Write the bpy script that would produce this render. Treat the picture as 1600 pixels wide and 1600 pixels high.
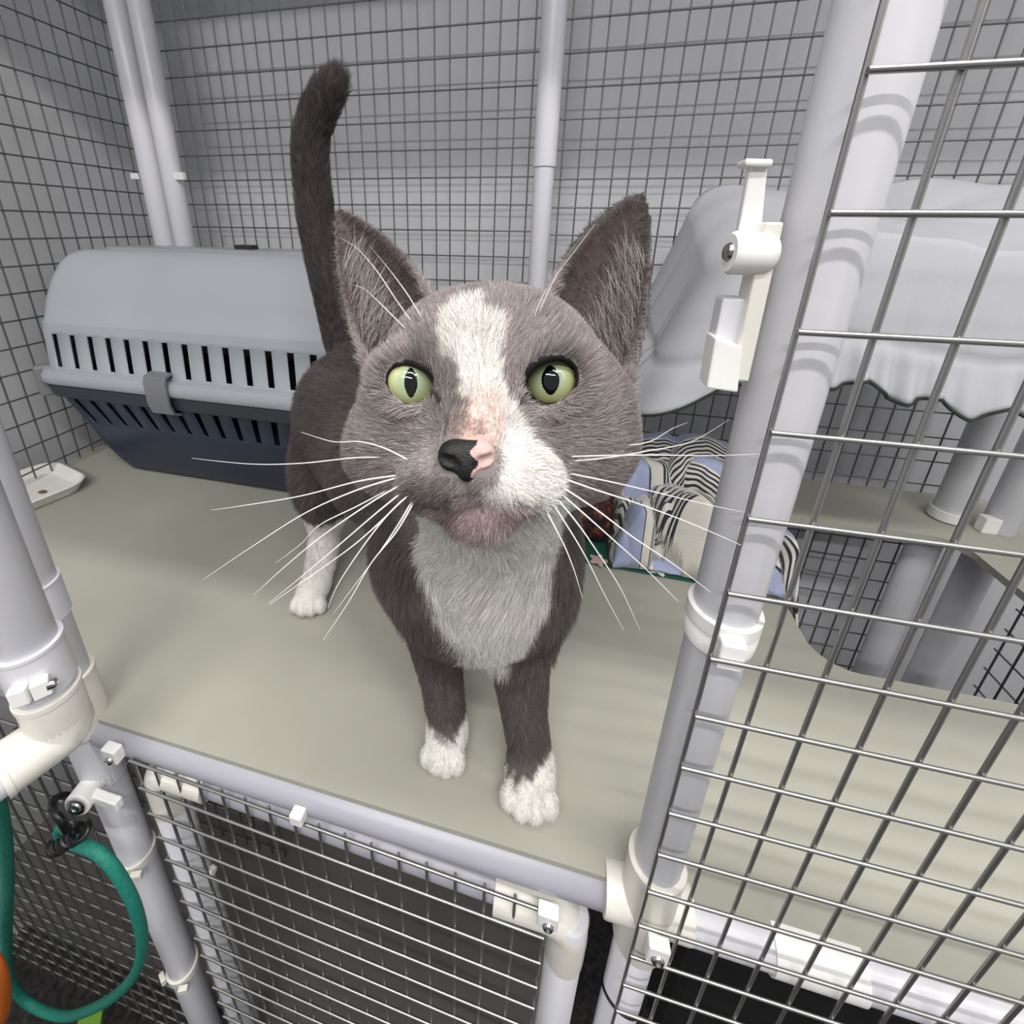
import bpy, bmesh, math, random
import numpy as np
from mathutils import Vector, Matrix

for o in list(bpy.data.objects):
    bpy.data.objects.remove(o, do_unlink=True)
SC = bpy.context.scene
COL = SC.collection
random.seed(7)
RNG = np.random.default_rng(7)

# ------------------------------------------------------------------ camera
CAM_H = 0.33429                                  # camera height above the shelf top (z = 0)
R3 = np.array([[0.97278199, 0.23143305, 0.01157316],      # camera right
               [0.08883998, -0.32636172, -0.94106083],    # camera down
               [-0.21401554, 0.91647519, -0.33803931]])   # camera forward
F_PX, CX, CY = 698.503, 727.15, 606.80           # focal length and principal point, 1600 px frame
cam_d = bpy.data.cameras.new('camera')
cam = bpy.data.objects.new('camera', cam_d)
COL.objects.link(cam)
cam_d.sensor_width = 36.0
cam_d.lens = 36.0 * F_PX / 1600.0
cam_d.shift_x = (800 - CX) / 1600.0
cam_d.shift_y = -(800 - CY) / 1600.0
cam_d.clip_start = 0.01
_m = Matrix(((R3[0][0], -R3[1][0], -R3[2][0], 0), (R3[0][1], -R3[1][1], -R3[2][1], 0),
             (R3[0][2], -R3[1][2], -R3[2][2], CAM_H), (0, 0, 0, 1)))
cam.matrix_world = _m
SC.camera = cam

# ------------------------------------------------------------------ light and exposure
SC.view_settings.view_transform = 'Standard'
SC.view_settings.look = 'None'
SC.view_settings.gamma = 1.0
SC.view_settings.use_curve_mapping = False
SC.view_settings.exposure = 0.0
wd = bpy.data.worlds.new('room_light')
SC.world = wd
wd.use_nodes = True
wd.node_tree.nodes['Background'].inputs[0].default_value = (0.93, 0.95, 1.0, 1)
wd.node_tree.nodes['Background'].inputs[1].default_value = 0.27

def area(name, loc, target, sx, sy, power, color=(1, 0.97, 0.93)):
    l = bpy.data.lights.new(name, 'AREA')
    l.shape = 'RECTANGLE'; l.size = sx; l.size_y = sy; l.energy = power; l.color = color
    o = bpy.data.objects.new(name, l); COL.objects.link(o)
    o.location = loc
    o.rotation_euler = (Vector(target) - Vector(loc)).to_track_quat('-Z', 'Y').to_euler()
    return o
area('ceiling_tube_light', (0.30, -0.45, 1.32), (0.28, -0.1, 0), 1.2, 0.03, 15)
area('ceiling_tube_light', (-0.05, -1.10, 1.32), (0.0, -0.1, 0.1), 1.2, 0.03, 14)
area('ceiling_tube_light', (0.35, 0.05, 1.60), (0.35, 0.05, 0), 1.2, 0.03, 15)

# ------------------------------------------------------------------ helpers
def ray(px, py):
    return R3.T @ np.array([(px - CX) / F_PX, (py - CY) / F_PX, 1.0])
C0 = np.array([0, 0, CAM_H])
def at_y(px, py, y):                              # point of the plane y = const
    r = ray(px, py); return C0 + r * (y / r[1])
def at_z(px, py, z=0.0):
    r = ray(px, py); return C0 + r * ((z - CAM_H) / r[2])
def at_d(px, py, d):                              # point at distance d along the optical axis
    return C0 + ray(px, py) * d

def hexc(h):
    v = [int(h[i:i + 2], 16) / 255 for i in (0, 2, 4)]
    return tuple((c / 12.92 if c <= .04045 else ((c + .055) / 1.055) ** 2.4) for c in v) + (1,)

MATS = {}
def mat(name, color, rough=0.5, metal=0.0, var=0.0, scale=20.0, bump=0.0, bscale=200.0, spec=0.5, coat=0.0, color2=None, stretch=None):
    if name in MATS: return MATS[name]
    m = bpy.data.materials.new(name); m.use_nodes = True
    nt = m.node_tree; b = nt.nodes['Principled BSDF']
    b.inputs['Base Color'].default_value = color if len(color) == 4 else (*color, 1)
    b.inputs['Roughness'].default_value = rough
    b.inputs['Metallic'].default_value = metal
    b.inputs['Specular IOR Level'].default_value = spec
    b.inputs['Coat Weight'].default_value = coat
    tc = nt.nodes.new('ShaderNodeTexCoord')
    src = tc.outputs['Object']
    if stretch:
        mp = nt.nodes.new('ShaderNodeMapping'); mp.inputs['Scale'].default_value = stretch
        nt.links.new(src, mp.inputs[0]); src = mp.outputs[0]
    if var > 0 or color2:
        n = nt.nodes.new('ShaderNodeTexNoise'); n.inputs['Scale'].default_value = scale; n.inputs['Detail'].default_value = 6
        nt.links.new(src, n.inputs['Vector'])
        mx = nt.nodes.new('ShaderNodeMix'); mx.data_type = 'RGBA'
        c = list(color)[:3]
        lo = tuple(x * (1 - var) for x in c) + (1,); hi = tuple(min(1, x * (1 + var)) for x in c) + (1,)
        if color2: lo, hi = tuple(c) + (1,), (tuple(color2) + (1,))[:4]
        rp = nt.nodes.new('ShaderNodeMapRange'); rp.inputs[1].default_value = .3; rp.inputs[2].default_value = .7
        nt.links.new(n.outputs[0], rp.inputs[0]); nt.links.new(rp.outputs[0], mx.inputs[0])
        mx.inputs[6].default_value = lo; mx.inputs[7].default_value = hi
        nt.links.new(mx.outputs[2], b.inputs['Base Color'])
    if bump > 0:
        n2 = nt.nodes.new('ShaderNodeTexNoise'); n2.inputs['Scale'].default_value = bscale; n2.inputs['Detail'].default_value = 4
        nt.links.new(src, n2.inputs['Vector'])
        bp = nt.nodes.new('ShaderNodeBump'); bp.inputs['Strength'].default_value = bump; bp.inputs['Distance'].default_value = 0.001
        nt.links.new(n2.outputs[0], bp.inputs['Height']); nt.links.new(bp.outputs[0], b.inputs['Normal'])
    MATS[name] = m
    return m

M_PVC = mat('white_pvc', (0.66, 0.66, 0.71), 0.34, var=.03, scale=8)
M_FIT = mat('cream_fitting', (0.74, 0.72, 0.66), 0.33, var=.06, scale=30)
M_CLIP = mat('white_clip', (0.82, 0.82, 0.80), 0.35, var=.04, scale=60)
M_STEEL = mat('screw_steel', (0.45, 0.45, 0.45), 0.25, 1.0)
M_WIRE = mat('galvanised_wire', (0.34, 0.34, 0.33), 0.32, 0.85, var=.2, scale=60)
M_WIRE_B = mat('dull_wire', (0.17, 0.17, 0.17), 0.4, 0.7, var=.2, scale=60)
M_SHELF = mat('sage_painted_board', (0.365, 0.362, 0.310), 0.50, var=.07, scale=9, bump=.12, bscale=90)
M_RAIL = mat('grey_lavender_pipe', (0.36, 0.36, 0.41), 0.36, var=.05, scale=12)
M_WALL = mat('white_wall', (0.62, 0.63, 0.65), 0.6, var=.03, scale=3, bump=.15, bscale=30)
M_DARK = mat('black_plastic', (0.012, 0.012, 0.014), 0.4, var=.3, scale=30)
M_CARPET = mat('dark_carpet', (0.02, 0.018, 0.018), 0.95, var=.8, scale=120, bump=.8, bscale=260)
M_GREY = mat('grey_board', (0.10, 0.097, 0.09), 0.6, var=.1, scale=6)

class MB:
    def __init__(s): s.v = []; s.f = []; s.sm = []
    def add(s, v, f, smooth=True):
        n = len(s.v); s.v += [tuple(map(float, p)) for p in v]; s.f += [tuple(i + n for i in q) for q in f]; s.sm += [smooth] * len(f); return s
    def ring_tube(s, pts, rad, seg=14, cap=True):
        pts = [np.array(p, float) for p in pts]; n = len(pts)
        rad = [rad] * n if np.isscalar(rad) else list(rad)
        t = [pts[min(i + 1, n - 1)] - pts[max(i - 1, 0)] for i in range(n)]
        t = [a / (np.linalg.norm(a) + 1e-12) for a in t]
        a = np.array([0, 0, 1.0]) if abs(t[0][2]) < .9 else np.array([1.0, 0, 0])
        u = np.cross(t[0], a); u /= np.linalg.norm(u)
        V = []
        for i in range(n):
            u = u - t[i] * np.dot(u, t[i]); u /= np.linalg.norm(u); w = np.cross(t[i], u)
            for k in range(seg):
                an = 2 * math.pi * k / seg
                V.append(pts[i] + rad[i] * (u * math.cos(an) + w * math.sin(an)))
        Fc = [(i * seg + k, i * seg + (k + 1) % seg, (i + 1) * seg + (k + 1) % seg, (i + 1) * seg + k) for i in range(n - 1) for k in range(seg)]
        s.add(V, Fc)
        if cap:
            b = len(s.v) - len(V)
            s.f.append(tuple(b + k for k in range(seg - 1, -1, -1))); s.sm.append(False)
            s.f.append(tuple(b + (n - 1) * seg + k for k in range(seg))); s.sm.append(False)
        return s
    def pipe(s, a, b, r, seg=24, lip=0.0):       # straight pipe with slightly eased ends
        a = np.array(a, float); b = np.array(b, float); d = (b - a) / np.linalg.norm(b - a)
        e = min(r * .12, np.linalg.norm(b - a) * .2)
        L = np.linalg.norm(b - a)
        return s._lathe(a, d, [(0, r * .8), (0, r - e * .7), (e, r), (L - e, r), (L, r - e * .7), (L, r * .8)], seg)
    def box(s, c, h, rot=None, bev=0.0):
        c = np.array(c, float); h = np.array(h, float)
        if bev <= 0:
            V = [np.array([x, y, z]) * h for x in (-1, 1) for y in (-1, 1) for z in (-1, 1)]
            Fc = [(0, 1, 3, 2), (4, 6, 7, 5), (0, 4, 5, 1), (2, 3, 7, 6), (0, 2, 6, 4), (1, 5, 7, 3)]
        else:
            bm = bmesh.new(); bmesh.ops.create_cube(bm, size=2)
            for v in bm.verts: v.co = Vector([v.co[i] * h[i] for i in range(3)])
            bmesh.ops.bevel(bm, geom=bm.edges[:], offset=bev, segments=2, affect='EDGES', profile=.5)
            bm.verts.index_update()
            V = [np.array(v.co) for v in bm.verts]; Fc = [tuple(v.index for v in f.verts) for f in bm.faces]; bm.free()
        if rot is not None: V = [np.array(rot) @ p for p in V]
        s.add([p + c for p in V], Fc, False); return s
    def lathe(s, c, axis, prof, seg=24):         # prof: (distance along axis, radius)
        axis = np.array(axis, float); axis /= np.linalg.norm(axis)
        return s.ring_tube([np.array(c, float) + axis * d for d, r in prof], [r for d, r in prof], seg) if False else s._lathe(c, axis, prof, seg)
    def _lathe(s, c, t, prof, seg):
        a = np.array([0, 0, 1.0]) if abs(t[2]) < .9 else np.array([1.0, 0, 0])
        u = np.cross(t, a); u /= np.linalg.norm(u); w = np.cross(t, u); c = np.array(c, float)
        V = []
        for d, r in prof:
            for k in range(seg):
                an = 2 * math.pi * k / seg; V.append(c + t * d + r * (u * math.cos(an) + w * math.sin(an)))
        n = len(prof)
        Fc = [(i * seg + k, i * seg + (k + 1) % seg, (i + 1) * seg + (k + 1) % seg, (i + 1) * seg + k) for i in range(n - 1) for k in range(seg)]
        Fc += [tuple(range(seg - 1, -1, -1)), tuple((n - 1) * seg + k for k in range(seg))]
        s.add(V, Fc); return s
    def mesh(s, name):
        me = bpy.data.meshes.new(name); me.from_pydata(s.v, [], s.f)
        me.polygons.foreach_set('use_smooth', s.sm); me.update()
        bm = bmesh.new(); bm.from_mesh(me); bmesh.ops.recalc_face_normals(bm, faces=bm.faces)
        for e in bm.edges:
            if len(e.link_faces) == 2 and e.calc_face_angle(0) > .7: e.smooth = False
        bm.to_mesh(me); bm.free(); return me
    def build(s, name, m, parent=None):
        me = s.mesh(name); return link(name, me, m, parent)

def link(name, me, m, parent=None):
    o = bpy.data.objects.new(name, me); COL.objects.link(o)
    if m is not None and not me.materials: me.materials.append(m)
    if parent is not None: attach(o, parent)
    return o
def world_loc(o):
    return o.matrix_parent_inverse @ o.location if o.parent is None else o.location
def attach(o, parent):                           # geometry stays where it is in the world
    o.parent = parent
    p = parent; L = Vector((0, 0, 0))
    while p is not None: L = L + p.location; p = p.parent
    o.matrix_parent_inverse = Matrix.Translation(-L) if parent.type == 'EMPTY' else Matrix.Identity(4)
def empty(name, loc, label, cat, group=None, kind=None):
    o = bpy.data.objects.new(name, None); COL.objects.link(o); o.location = loc; o.empty_display_size = .02
    return tag(o, label, cat, group, kind)
def tag(o, label=None, cat=None, group=None, kind=None):
    if label: o['label'] = label
    if cat: o['category'] = cat
    if group: o['group'] = group
    if kind: o['kind'] = kind
    return o

# one shared wire mesh: unit radius, unit length along +z
_w = MB(); _w.ring_tube([(0, 0, 0), (0, 0, 1)], 1.0, 8)
WIRE_MESH = {}
def wire(a, b, r, parent, m):
    a = Vector(a); b = Vector(b)
    if m.name not in WIRE_MESH:
        me = _w.mesh('wire'); me.materials.append(m); WIRE_MESH[m.name] = me
    o = bpy.data.objects.new('wire', WIRE_MESH[m.name]); COL.objects.link(o)
    o.parent = parent; o.location = a - parent.location
    o.rotation_mode = 'QUATERNION'; o.rotation_quaternion = (b - a).to_track_quat('Z', 'Y')
    o.scale = (r, r, (b - a).length)
    return o

def panel(label, origin, ux, uz, cols, rows, U, V, r, m, over=.25, group='wire mesh panels of the cage', jit=0.0, offs=None):
    """woven wire panel: cols / rows are index ranges; column i at origin + ux*U*i, row j at origin - z*V*j"""
    origin = Vector(origin); ux = Vector(ux); uz = Vector(uz); n = ux.cross(uz)
    i0, i1 = cols; j0, j1 = rows
    base = origin + ux * U * (i0 + i1) / 2 - uz * V * j1
    e = empty('wire_mesh_panel', base, label, 'wire mesh', group)
    for i in range(i0, i1 + 1):
        d = ux * random.uniform(-jit, jit)
        wire(origin + ux * U * i - uz * V * (j1 + over) + d, origin + ux * U * i - uz * V * (j0 - over) + d, r, e, m)
    for j in range(j0, j1 + 1):
        d = uz * random.uniform(-jit, jit)
        s = n * (r * 1.7)
        wire(origin + ux * U * (i0 - over) - uz * V * j + s + d, origin + ux * U * (i1 + over) - uz * V * j + s + d, r, e, m)
    return e
# ------------------------------------------------------------------ setting
YB, XL, XR = 0.6222, -0.690, 0.535
def structure(name, mb, m):
    o = mb.build(name, m); o['kind'] = 'structure'; return o

def wall_material(name, base, stripe, axis):
    m = mat(name, base, 0.55, var=.035, scale=4, bump=.12, bscale=25)
    nt = m.node_tree; b = nt.nodes['Principled BSDF']
    tc = nt.nodes.new('ShaderNodeTexCoord'); w = nt.nodes.new('ShaderNodeTexWave')
    w.wave_type = 'BANDS'; w.bands_direction = axis; w.inputs['Scale'].default_value = 14
    w.inputs['Distortion'].default_value = .4; w.inputs['Detail'].default_value = 2
    nt.links.new(tc.outputs['Object'], w.inputs['Vector'])
    bp = nt.nodes.new('ShaderNodeBump'); bp.inputs['Strength'].default_value = stripe; bp.inputs['Distance'].default_value = .002
    nt.links.new(w.outputs['Fac'], bp.inputs['Height'])
    nt.links.new(bp.outputs[0], b.inputs['Normal'])
    return m
structure('wall_back', MB().box((0, .725, .3), (1.1, .02, 1.4)), wall_material('ribbed_white_wall', (0.56, 0.57, 0.60), .25, 'X'))
structure('wall_left', MB().box((-.775, .1, .3), (.03, .8, 1.4)), mat('blotchy_white_wall', (0.57, 0.58, 0.60), .6, var=.12, scale=5, bump=.1, bscale=12))
structure('wall_right', MB().box((1.05, .2, .3), (.03, .8, 1.4)), mat('bright_white_wall', (0.80, 0.81, 0.83), .6, var=.03, scale=3))
structure('floor', MB().box((0, 0, -.72), (1.6, 1.2, .02)), M_CARPET)

# shelf board with its rounded opening
def rrect(x0, x1, y0, y1, r, n=8):
    P = []
    for cx, cy, a0 in ((x1 - r, y1 - r, 0), (x0 + r, y1 - r, 90), (x0 + r, y0 + r, 180), (x1 - r, y0 + r, 270)):
        for k in range(n + 1):
            a = math.radians(a0 + 90 * k / n); P.append((cx + r * math.cos(a), cy + r * math.sin(a)))
    return P
def plate(outer, holes, z0, z1):
    bm = bmesh.new()
    for loop in [outer] + holes:
        vs = [bm.verts.new((x, y, z1)) for x, y in loop]
        for i in range(len(vs)): bm.edges.new((vs[i], vs[(i + 1) % len(vs)]))
    bmesh.ops.triangle_fill(bm, use_beauty=True, use_dissolve=False, edges=bm.edges[:])
    g = bmesh.ops.extrude_face_region(bm, geom=bm.faces[:])
    for v in g['geom']:
        if isinstance(v, bmesh.types.BMVert): v.co.z = z0
    bmesh.ops.recalc_face_normals(bm, faces=bm.faces)
    me = bpy.data.meshes.new('plate'); bm.to_mesh(me); bm.free(); return me
YF = 0.1550
sh = link('shelf', plate([(XL - .02, YF), (.56, YF), (.56, .66), (XL - .02, .66)],
                         [rrect(.2245, .462, .3285, .552, .028)], -.008, 0.0), M_SHELF)
tag(sh, 'sage grey painted shelf board with a rounded opening that the cat stands on', 'shelf')
up = link('shelf', plate([(XL - .02, .165), (.57, .165), (.57, .66), (XL - .02, .66)], [], .830, .842), M_SHELF)
tag(up, 'upper shelf board of the cage, above the picture', 'shelf')

# lower compartment
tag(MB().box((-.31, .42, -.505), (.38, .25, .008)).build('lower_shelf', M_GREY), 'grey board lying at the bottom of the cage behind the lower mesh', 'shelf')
tag(MB().box((-.135, .655, -.26), (.21, .006, .236)).build('shade_sheet', mat('shade_dark', (.045, .045, .04), .7, var=.1, scale=5)), 'dark sheet added for the shade deep inside the lower compartment', 'board')  # added sheet, its near-black colour stands in for the shade under the shelf

# wire mesh panels
sa, ca = math.sin(-.0456), math.cos(-.0456)
XB0, ZB0, UB, VB = -.31135, .5920, .02032, .0327
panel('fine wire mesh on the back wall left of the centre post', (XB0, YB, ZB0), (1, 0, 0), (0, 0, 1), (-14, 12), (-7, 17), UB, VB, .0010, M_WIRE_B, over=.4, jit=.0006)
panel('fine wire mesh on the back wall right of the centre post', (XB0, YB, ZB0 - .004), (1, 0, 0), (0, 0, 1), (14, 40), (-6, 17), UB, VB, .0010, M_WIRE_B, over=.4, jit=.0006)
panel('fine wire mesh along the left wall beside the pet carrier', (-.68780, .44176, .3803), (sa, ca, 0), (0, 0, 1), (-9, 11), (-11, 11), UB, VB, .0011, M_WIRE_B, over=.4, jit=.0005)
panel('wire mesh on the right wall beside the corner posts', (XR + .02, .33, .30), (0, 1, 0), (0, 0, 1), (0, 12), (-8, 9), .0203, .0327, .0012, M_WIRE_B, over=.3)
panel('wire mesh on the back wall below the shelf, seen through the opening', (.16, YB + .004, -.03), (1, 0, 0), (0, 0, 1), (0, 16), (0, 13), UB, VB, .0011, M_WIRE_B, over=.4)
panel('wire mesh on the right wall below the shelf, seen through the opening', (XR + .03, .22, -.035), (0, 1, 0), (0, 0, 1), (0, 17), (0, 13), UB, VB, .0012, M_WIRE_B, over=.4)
a = .0107
panel('large steel wire mesh of the right front panel, nearest the camera', (.0610, .1392, .3690), (math.cos(a), math.sin(a), 0), (0, 0, 1), (0, 22), (-4, 17), .01845, .03023, .00090, M_WIRE, over=.02)

# ------------------------------------------------------------------ pipe frame
def collar(c, r, h, axis=(0, 0, 1)):              # socket end of a fitting, with a rim
    return [( -h / 2, r * .9), (-h / 2, r), (h / 2 - .0012, r), (h / 2 - .0012, r * 1.03), (h / 2, r * 1.03), (h / 2, r * .88)]
def screw(mb_parent, c, n, r=.0032):
    n = np.array(n, float); n /= np.linalg.norm(n)
    s = MB().lathe(c, n, [(-.002, r), (.0008, r), (.0016, r * .8), (.0019, r * .4), (.0012, r * .35)], 16)
    return s.build('screw', M_STEEL, mb_parent)
def clip(c, h, parent, rot=None, sc=None):
    o = MB().box(c, h, rot, .0009).build('clip', M_CLIP, parent)
    return o

# right front post
px_, py_ = .0685, .1550
post = empty('cage_post', (px_, py_, -.7), 'white front post right of the cat with the latch and mesh edge', 'pipe post', 'upright pipe posts of the cage')
MB().pipe((px_, py_, .0), (px_, py_, .829), .0113, 32).build('pipe', M_PVC, post)
MB().pipe((px_, py_, -.70), (px_, py_, .0), .0113, 32).build('pipe', M_PVC, post)
tee = MB()
tee.lathe((px_, py_, 0), (0, 0, 1), [(-.044, .0118), (-.044, .0135), (-.042, .0138), (.026, .0138), (.028, .0142), (.030, .0140), (.030, .0116)], 32)
tee.lathe((px_, py_ + .001, -.010), (1, 0, 0), [(-.022, .0108), (-.022, .0126), (-.0205, .0129), (.0205, .0129), (.022, .0126), (.022, .0108)], 28)
tee.build('tee_fitting', M_FIT, post)
cl = MB().lathe((px_, py_, .190), (0, 0, 1), [(-.0075, .0114), (-.0075, .0127), (-.001, .0131), (.0, .0124), (.0015, .0124), (.002, .0131), (.0075, .0131), (.0080, .0114)], 32).build('collar', M_CLIP, post)
MB().box((px_ - .0005, py_ - .0142, .1885), (.0044, .0022, .0062), None, .001).build('tab', M_CLIP, cl)
cb = MB().box((px_ + .0035, py_ - .0165, -.012), (.0052, .003, .0075), None, .001).build('clip', M_CLIP, post)
screw(cb, (px_ + .0035, py_ - .0195, -.0135), (0, -1, .1))
bolt = screw(post, (px_ + .0108, py_ + .003, .287), (1, .3, 0), .0018)
MB().ring_tube([(px_ + .0118 * math.cos(t), py_ + .0118 * math.sin(t), -.115 + .012 * math.cos(t + 2)) for t in np.linspace(0, 2 * math.pi, 33)], .0009, 8, cap=False).build('cable_tie', M_DARK, post)

# left front post
lx, ly = -.3190, .1560
post = empty('cage_post', (lx, ly, -.7), 'white front post behind the open door elbow at left', 'pipe post', 'upright pipe posts of the cage')
MB().pipe((lx, ly, .012), (lx, ly, .829), .0132, 32).build('pipe', M_PVC, post)
MB().pipe((lx, ly, -.70), (lx, ly, .0), .0120, 32).build('pipe', M_PVC, post)
MB().lathe((lx, ly, .105), (0, 0, 1), [(-.014, .0133), (-.014, .0146), (.013, .0146), (.013, .0150), (.0145, .0150), (.0145, .0133)], 32).build('coupling', M_PVC, post)
MB().lathe((lx, ly, .018), (0, 0, 1), [(-.03, .0135), (-.03, .0152), (.020, .0152), (.020, .0157), (.022, .0157), (.022, .0134)], 32).build('socket', M_FIT, post)
MB().lathe((lx, ly, -.035), (0, 0, 1), [(-.03, .013), (-.03, .0142), (.03, .0142), (.03, .013)], 32).build('tee_fitting', M_PVC, post)
br = MB()
br.lathe((lx + .004, ly - .0155, -.060), (.25, -1, .15), [(-.006, .009), (.009, .009), (.0095, .0085)], 24)
br.box((lx + .018, ly - .016, -.060), (.016, .0030, .0042), None, .001)
br.lathe((lx, ly, -.060), (0, 0, 1), [(-.006, .013), (-.006, .0142), (.006, .0142), (.006, .013)], 28)
bro = br.build('hinge_bracket', M_CLIP, post)
MB().lathe((lx + .0065, ly - .0252, -.0585), (.25, -1, .15), [(-.001, .0066), (.0006, .0066), (.0008, .0045), (.002, .004), (.002, .0018), (.0012, .0015)], 24).build('washer_screw', M_STEEL, bro)
for zz in (-.170, -.362):
    c_ = MB().lathe((lx, ly, zz), (0, 0, 1), [(-.004, .0129), (-.004, .0139), (.004, .0139), (.004, .0129)], 28)
    c_.box((lx - .0125, ly - .0115, zz - .001), (.0042, .0022, .0042), np.array(Matrix.Rotation(-.5, 3, 'Z')), .0008)
    c_.box((lx + .0125, ly - .0125, zz - .001), (.0042, .0022, .0036), np.array(Matrix.Rotation(.4, 3, 'Z')), .0008)
    c_.build('clip', M_FIT, post)

# rails at the shelf edge
def rail(label, a, b, r, m=M_PVC):
    e = empty('cage_rail', (np.array(a) + np.array(b)) / 2, label, 'pipe rail', 'horizontal pipe rails of the cage')
    MB().pipe(a, b, r, 28).build('pipe', m, e); return e
rail('pale pipe rail along the front edge of the shelf under the cat', (lx + .012, .1580, -.0145), (px_ - .02, .1580, -.0145), .0105, M_RAIL)
rr = rail('white pipe rail under the shelf behind the right front mesh', (px_ + .02, .1560, -.0125), (.62, .1560, -.0125), .0115)
for xx in (.148, .268): MB().lathe((xx, .156, -.0125), (1, 0, 0), [(-.02, .0116), (-.02, .0128), (.02, .0128), (.02, .0116)], 24).build('sleeve', M_CLIP, rr)

# lower mesh door below the shelf, hanging slightly askew
X0, X1, YD, YM = -.263, .0315, .1580, .1470
zr = lambda x: -.0145 - .048 * (x + .268)
ld = empty('lower_mesh_door', (-.12, YD, -.6), 'white pipe framed wire mesh door below the shelf under the cat', 'mesh door')
MB().pipe((X0 + .01, YD, zr(X0) - .0225), (X1 - .01, YD, zr(X1) - .0215), .0086, 28).build('top_rail', M_RAIL, ld)
MB().pipe((X0, YD, -.60), (X0, YD, -.05), .0118, 28).build('stile', M_PVC, ld)
MB().pipe((X1, YD, -.60), (X1, YD, -.05), .0115, 28).build('stile', M_PVC, ld)
MB().pipe((X0, YD, -.60), (X1, YD, -.60), .0115, 28).build('bottom_rail', M_PVC, ld)
for xx, s in ((X0, 1), (X1, -1)):
    k = MB(); zz = zr(xx) - .0225
    path = [(xx + s * .045, YD, zz), (xx + s * .016, YD, zz)] + [(xx + s * (.016 - .016 * math.sin(t)), YD, zz - .016 * (1 - math.cos(t))) for t in np.linspace(.2, math.pi / 2, 6)] + [(xx, YD, zz - .045)]
    k.ring_tube(path, .0122, 24); k.build('elbow', M_FIT, ld)
for i in range(17):
    xw = -.2682 + i * .0178
    wire((xw + random.uniform(-.0008, .0008), YM, -.595), (xw, YM, zr(xw) + .0005), .00105, ld, M_WIRE)
for j in range(20):
    zw = -j * .0291
    wire((-.2690, YM - .0017, zr(-.269) + zw), (.0172, YM - .0017, zr(.0172) + zw + random.uniform(-.0008, .0008)), .00105, ld, M_WIRE)
for (a_, b_), h_, sc_ in (((177, 1176), (.0058, .0035, .0060), 1), ((466, 1275), (.0042, .0035, .0042), 0), ((856, 1430), (.0058, .0035, .0064), 1)):
    c_ = at_y(a_, b_, YM - .002)
    k = clip(c_, h_, ld)
    if sc_: screw(k, (c_[0] + .0005, c_[1] - .0038, c_[2] - .0020), (0, -1, .1), .0030)
MB().lathe((X0 + .0125, YD + .004, -.175), (1, -.3, 0), [(-.002, .004), (.001, .004), (.002, .003)], 14).build('cap', M_CLIP, ld)

# lower left mesh panel
panel('wire mesh at the bottom left behind the hanging green cord', (-.327, .148, -.028), (-1, 0, 0), (0, 0, 1), (0, 16), (0, 17), .0187, .0287, .00105, M_WIRE, over=.05)
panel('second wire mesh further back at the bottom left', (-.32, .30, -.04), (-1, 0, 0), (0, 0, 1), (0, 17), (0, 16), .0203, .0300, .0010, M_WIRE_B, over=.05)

# open door at the left edge: stile, elbow and bottom rail swung out towards the camera
dx, dy, ez = -.2670, .1205, .056
dv = np.array([-.34, -.94, 0]); dv /= np.linalg.norm(dv)
od = empty('open_door', (dx, dy, ez), 'open white pipe door with cream elbow at the left edge', 'pipe door')
MB().pipe((dx, dy, ez + .03), (dx, dy, .78), .0127, 32).build('stile', M_PVC, od)
E0 = np.array([dx, dy, ez])
k = MB()
k.lathe(E0, (0, 0, 1), [(-.006, .0120), (0, .0143), (.030, .0146), (.030, .0151), (.033, .0151), (.033, .0129)], 32)
k.lathe(E0, dv, [(-.004, .012), (0, .0142), (.025, .0146), (.025, .0151), (.028, .0151), (.028, .0129)], 32)
k.ring_tube([E0 + np.array([0, 0, .016]), E0 + np.array([0, 0, .006]), E0 + dv * .002, E0 + dv * .01], [.0142, .0146, .0146, .0142], 28)
k.build('elbow', M_FIT, od)
MB().pipe(E0 + dv * .02, E0 + dv * .32, .0127, 28).build('bottom_rail', M_PVC, od)
hc = MB().lathe((dx, dy, ez + .052), (0, 0, 1), [(-.015, .0128), (-.015, .0144), (.0135, .0144), (.0135, .0149), (.0155, .0149), (.0155, .0128)], 32).build('hinge_collar', M_PVC, od)
ga = .80; gd = np.array([math.sin(ga), -math.cos(ga), 0]); gs = np.array([math.cos(ga), math.sin(ga), 0])
for s in (-1, 1):
    MB().box(np.array([dx, dy, ez + .049]) + gd * .0160 + gs * s * .0042, (.0038, .0028, .0052), np.array(Matrix.Rotation(ga + s * .12, 3, 'Z')), .0008).build('lug', M_CLIP, hc)
screw(hc, np.array([dx, dy, ez + .049]) + gd * .0165 + gs * .0088, gs, .0026)

# back posts
def post_simple(x, y, r, label, coup=(), z0=.0, z1=.829):
    e = empty('cage_post', (x, y, z0), label, 'pipe post', 'upright pipe posts of the cage')
    MB().pipe((x, y, z0), (x, y, z1), r, 24).build('pipe', M_PVC, e)
    for zc, h, rr in coup:
        MB().lathe((x, y, zc), (0, 0, 1), [(-h, r), (-h, rr), (h, rr), (h, r)], 24).build('coupling', M_PVC, e)
    return e
post_simple(-.0470, YB - .012, .0122, 'grey white centre post against the back wall, above the cat head', [(.60, .195, .0140)])
e = post_simple(-.6280, YB - .012, .0165, 'left one of the two corner posts behind the pet carrier')
MB().box((-.642, YB - .030, .40), (.006, .002, .004), None, .0006).build('clip', M_CLIP, e)
e = post_simple(-.5890, YB - .0165, .0140, 'right one of the two corner posts behind the pet carrier')
MB().box((-.572, YB - .022, .40), (.010, .003, .005), None, .0006).build('clip', M_CLIP, e)
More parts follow.
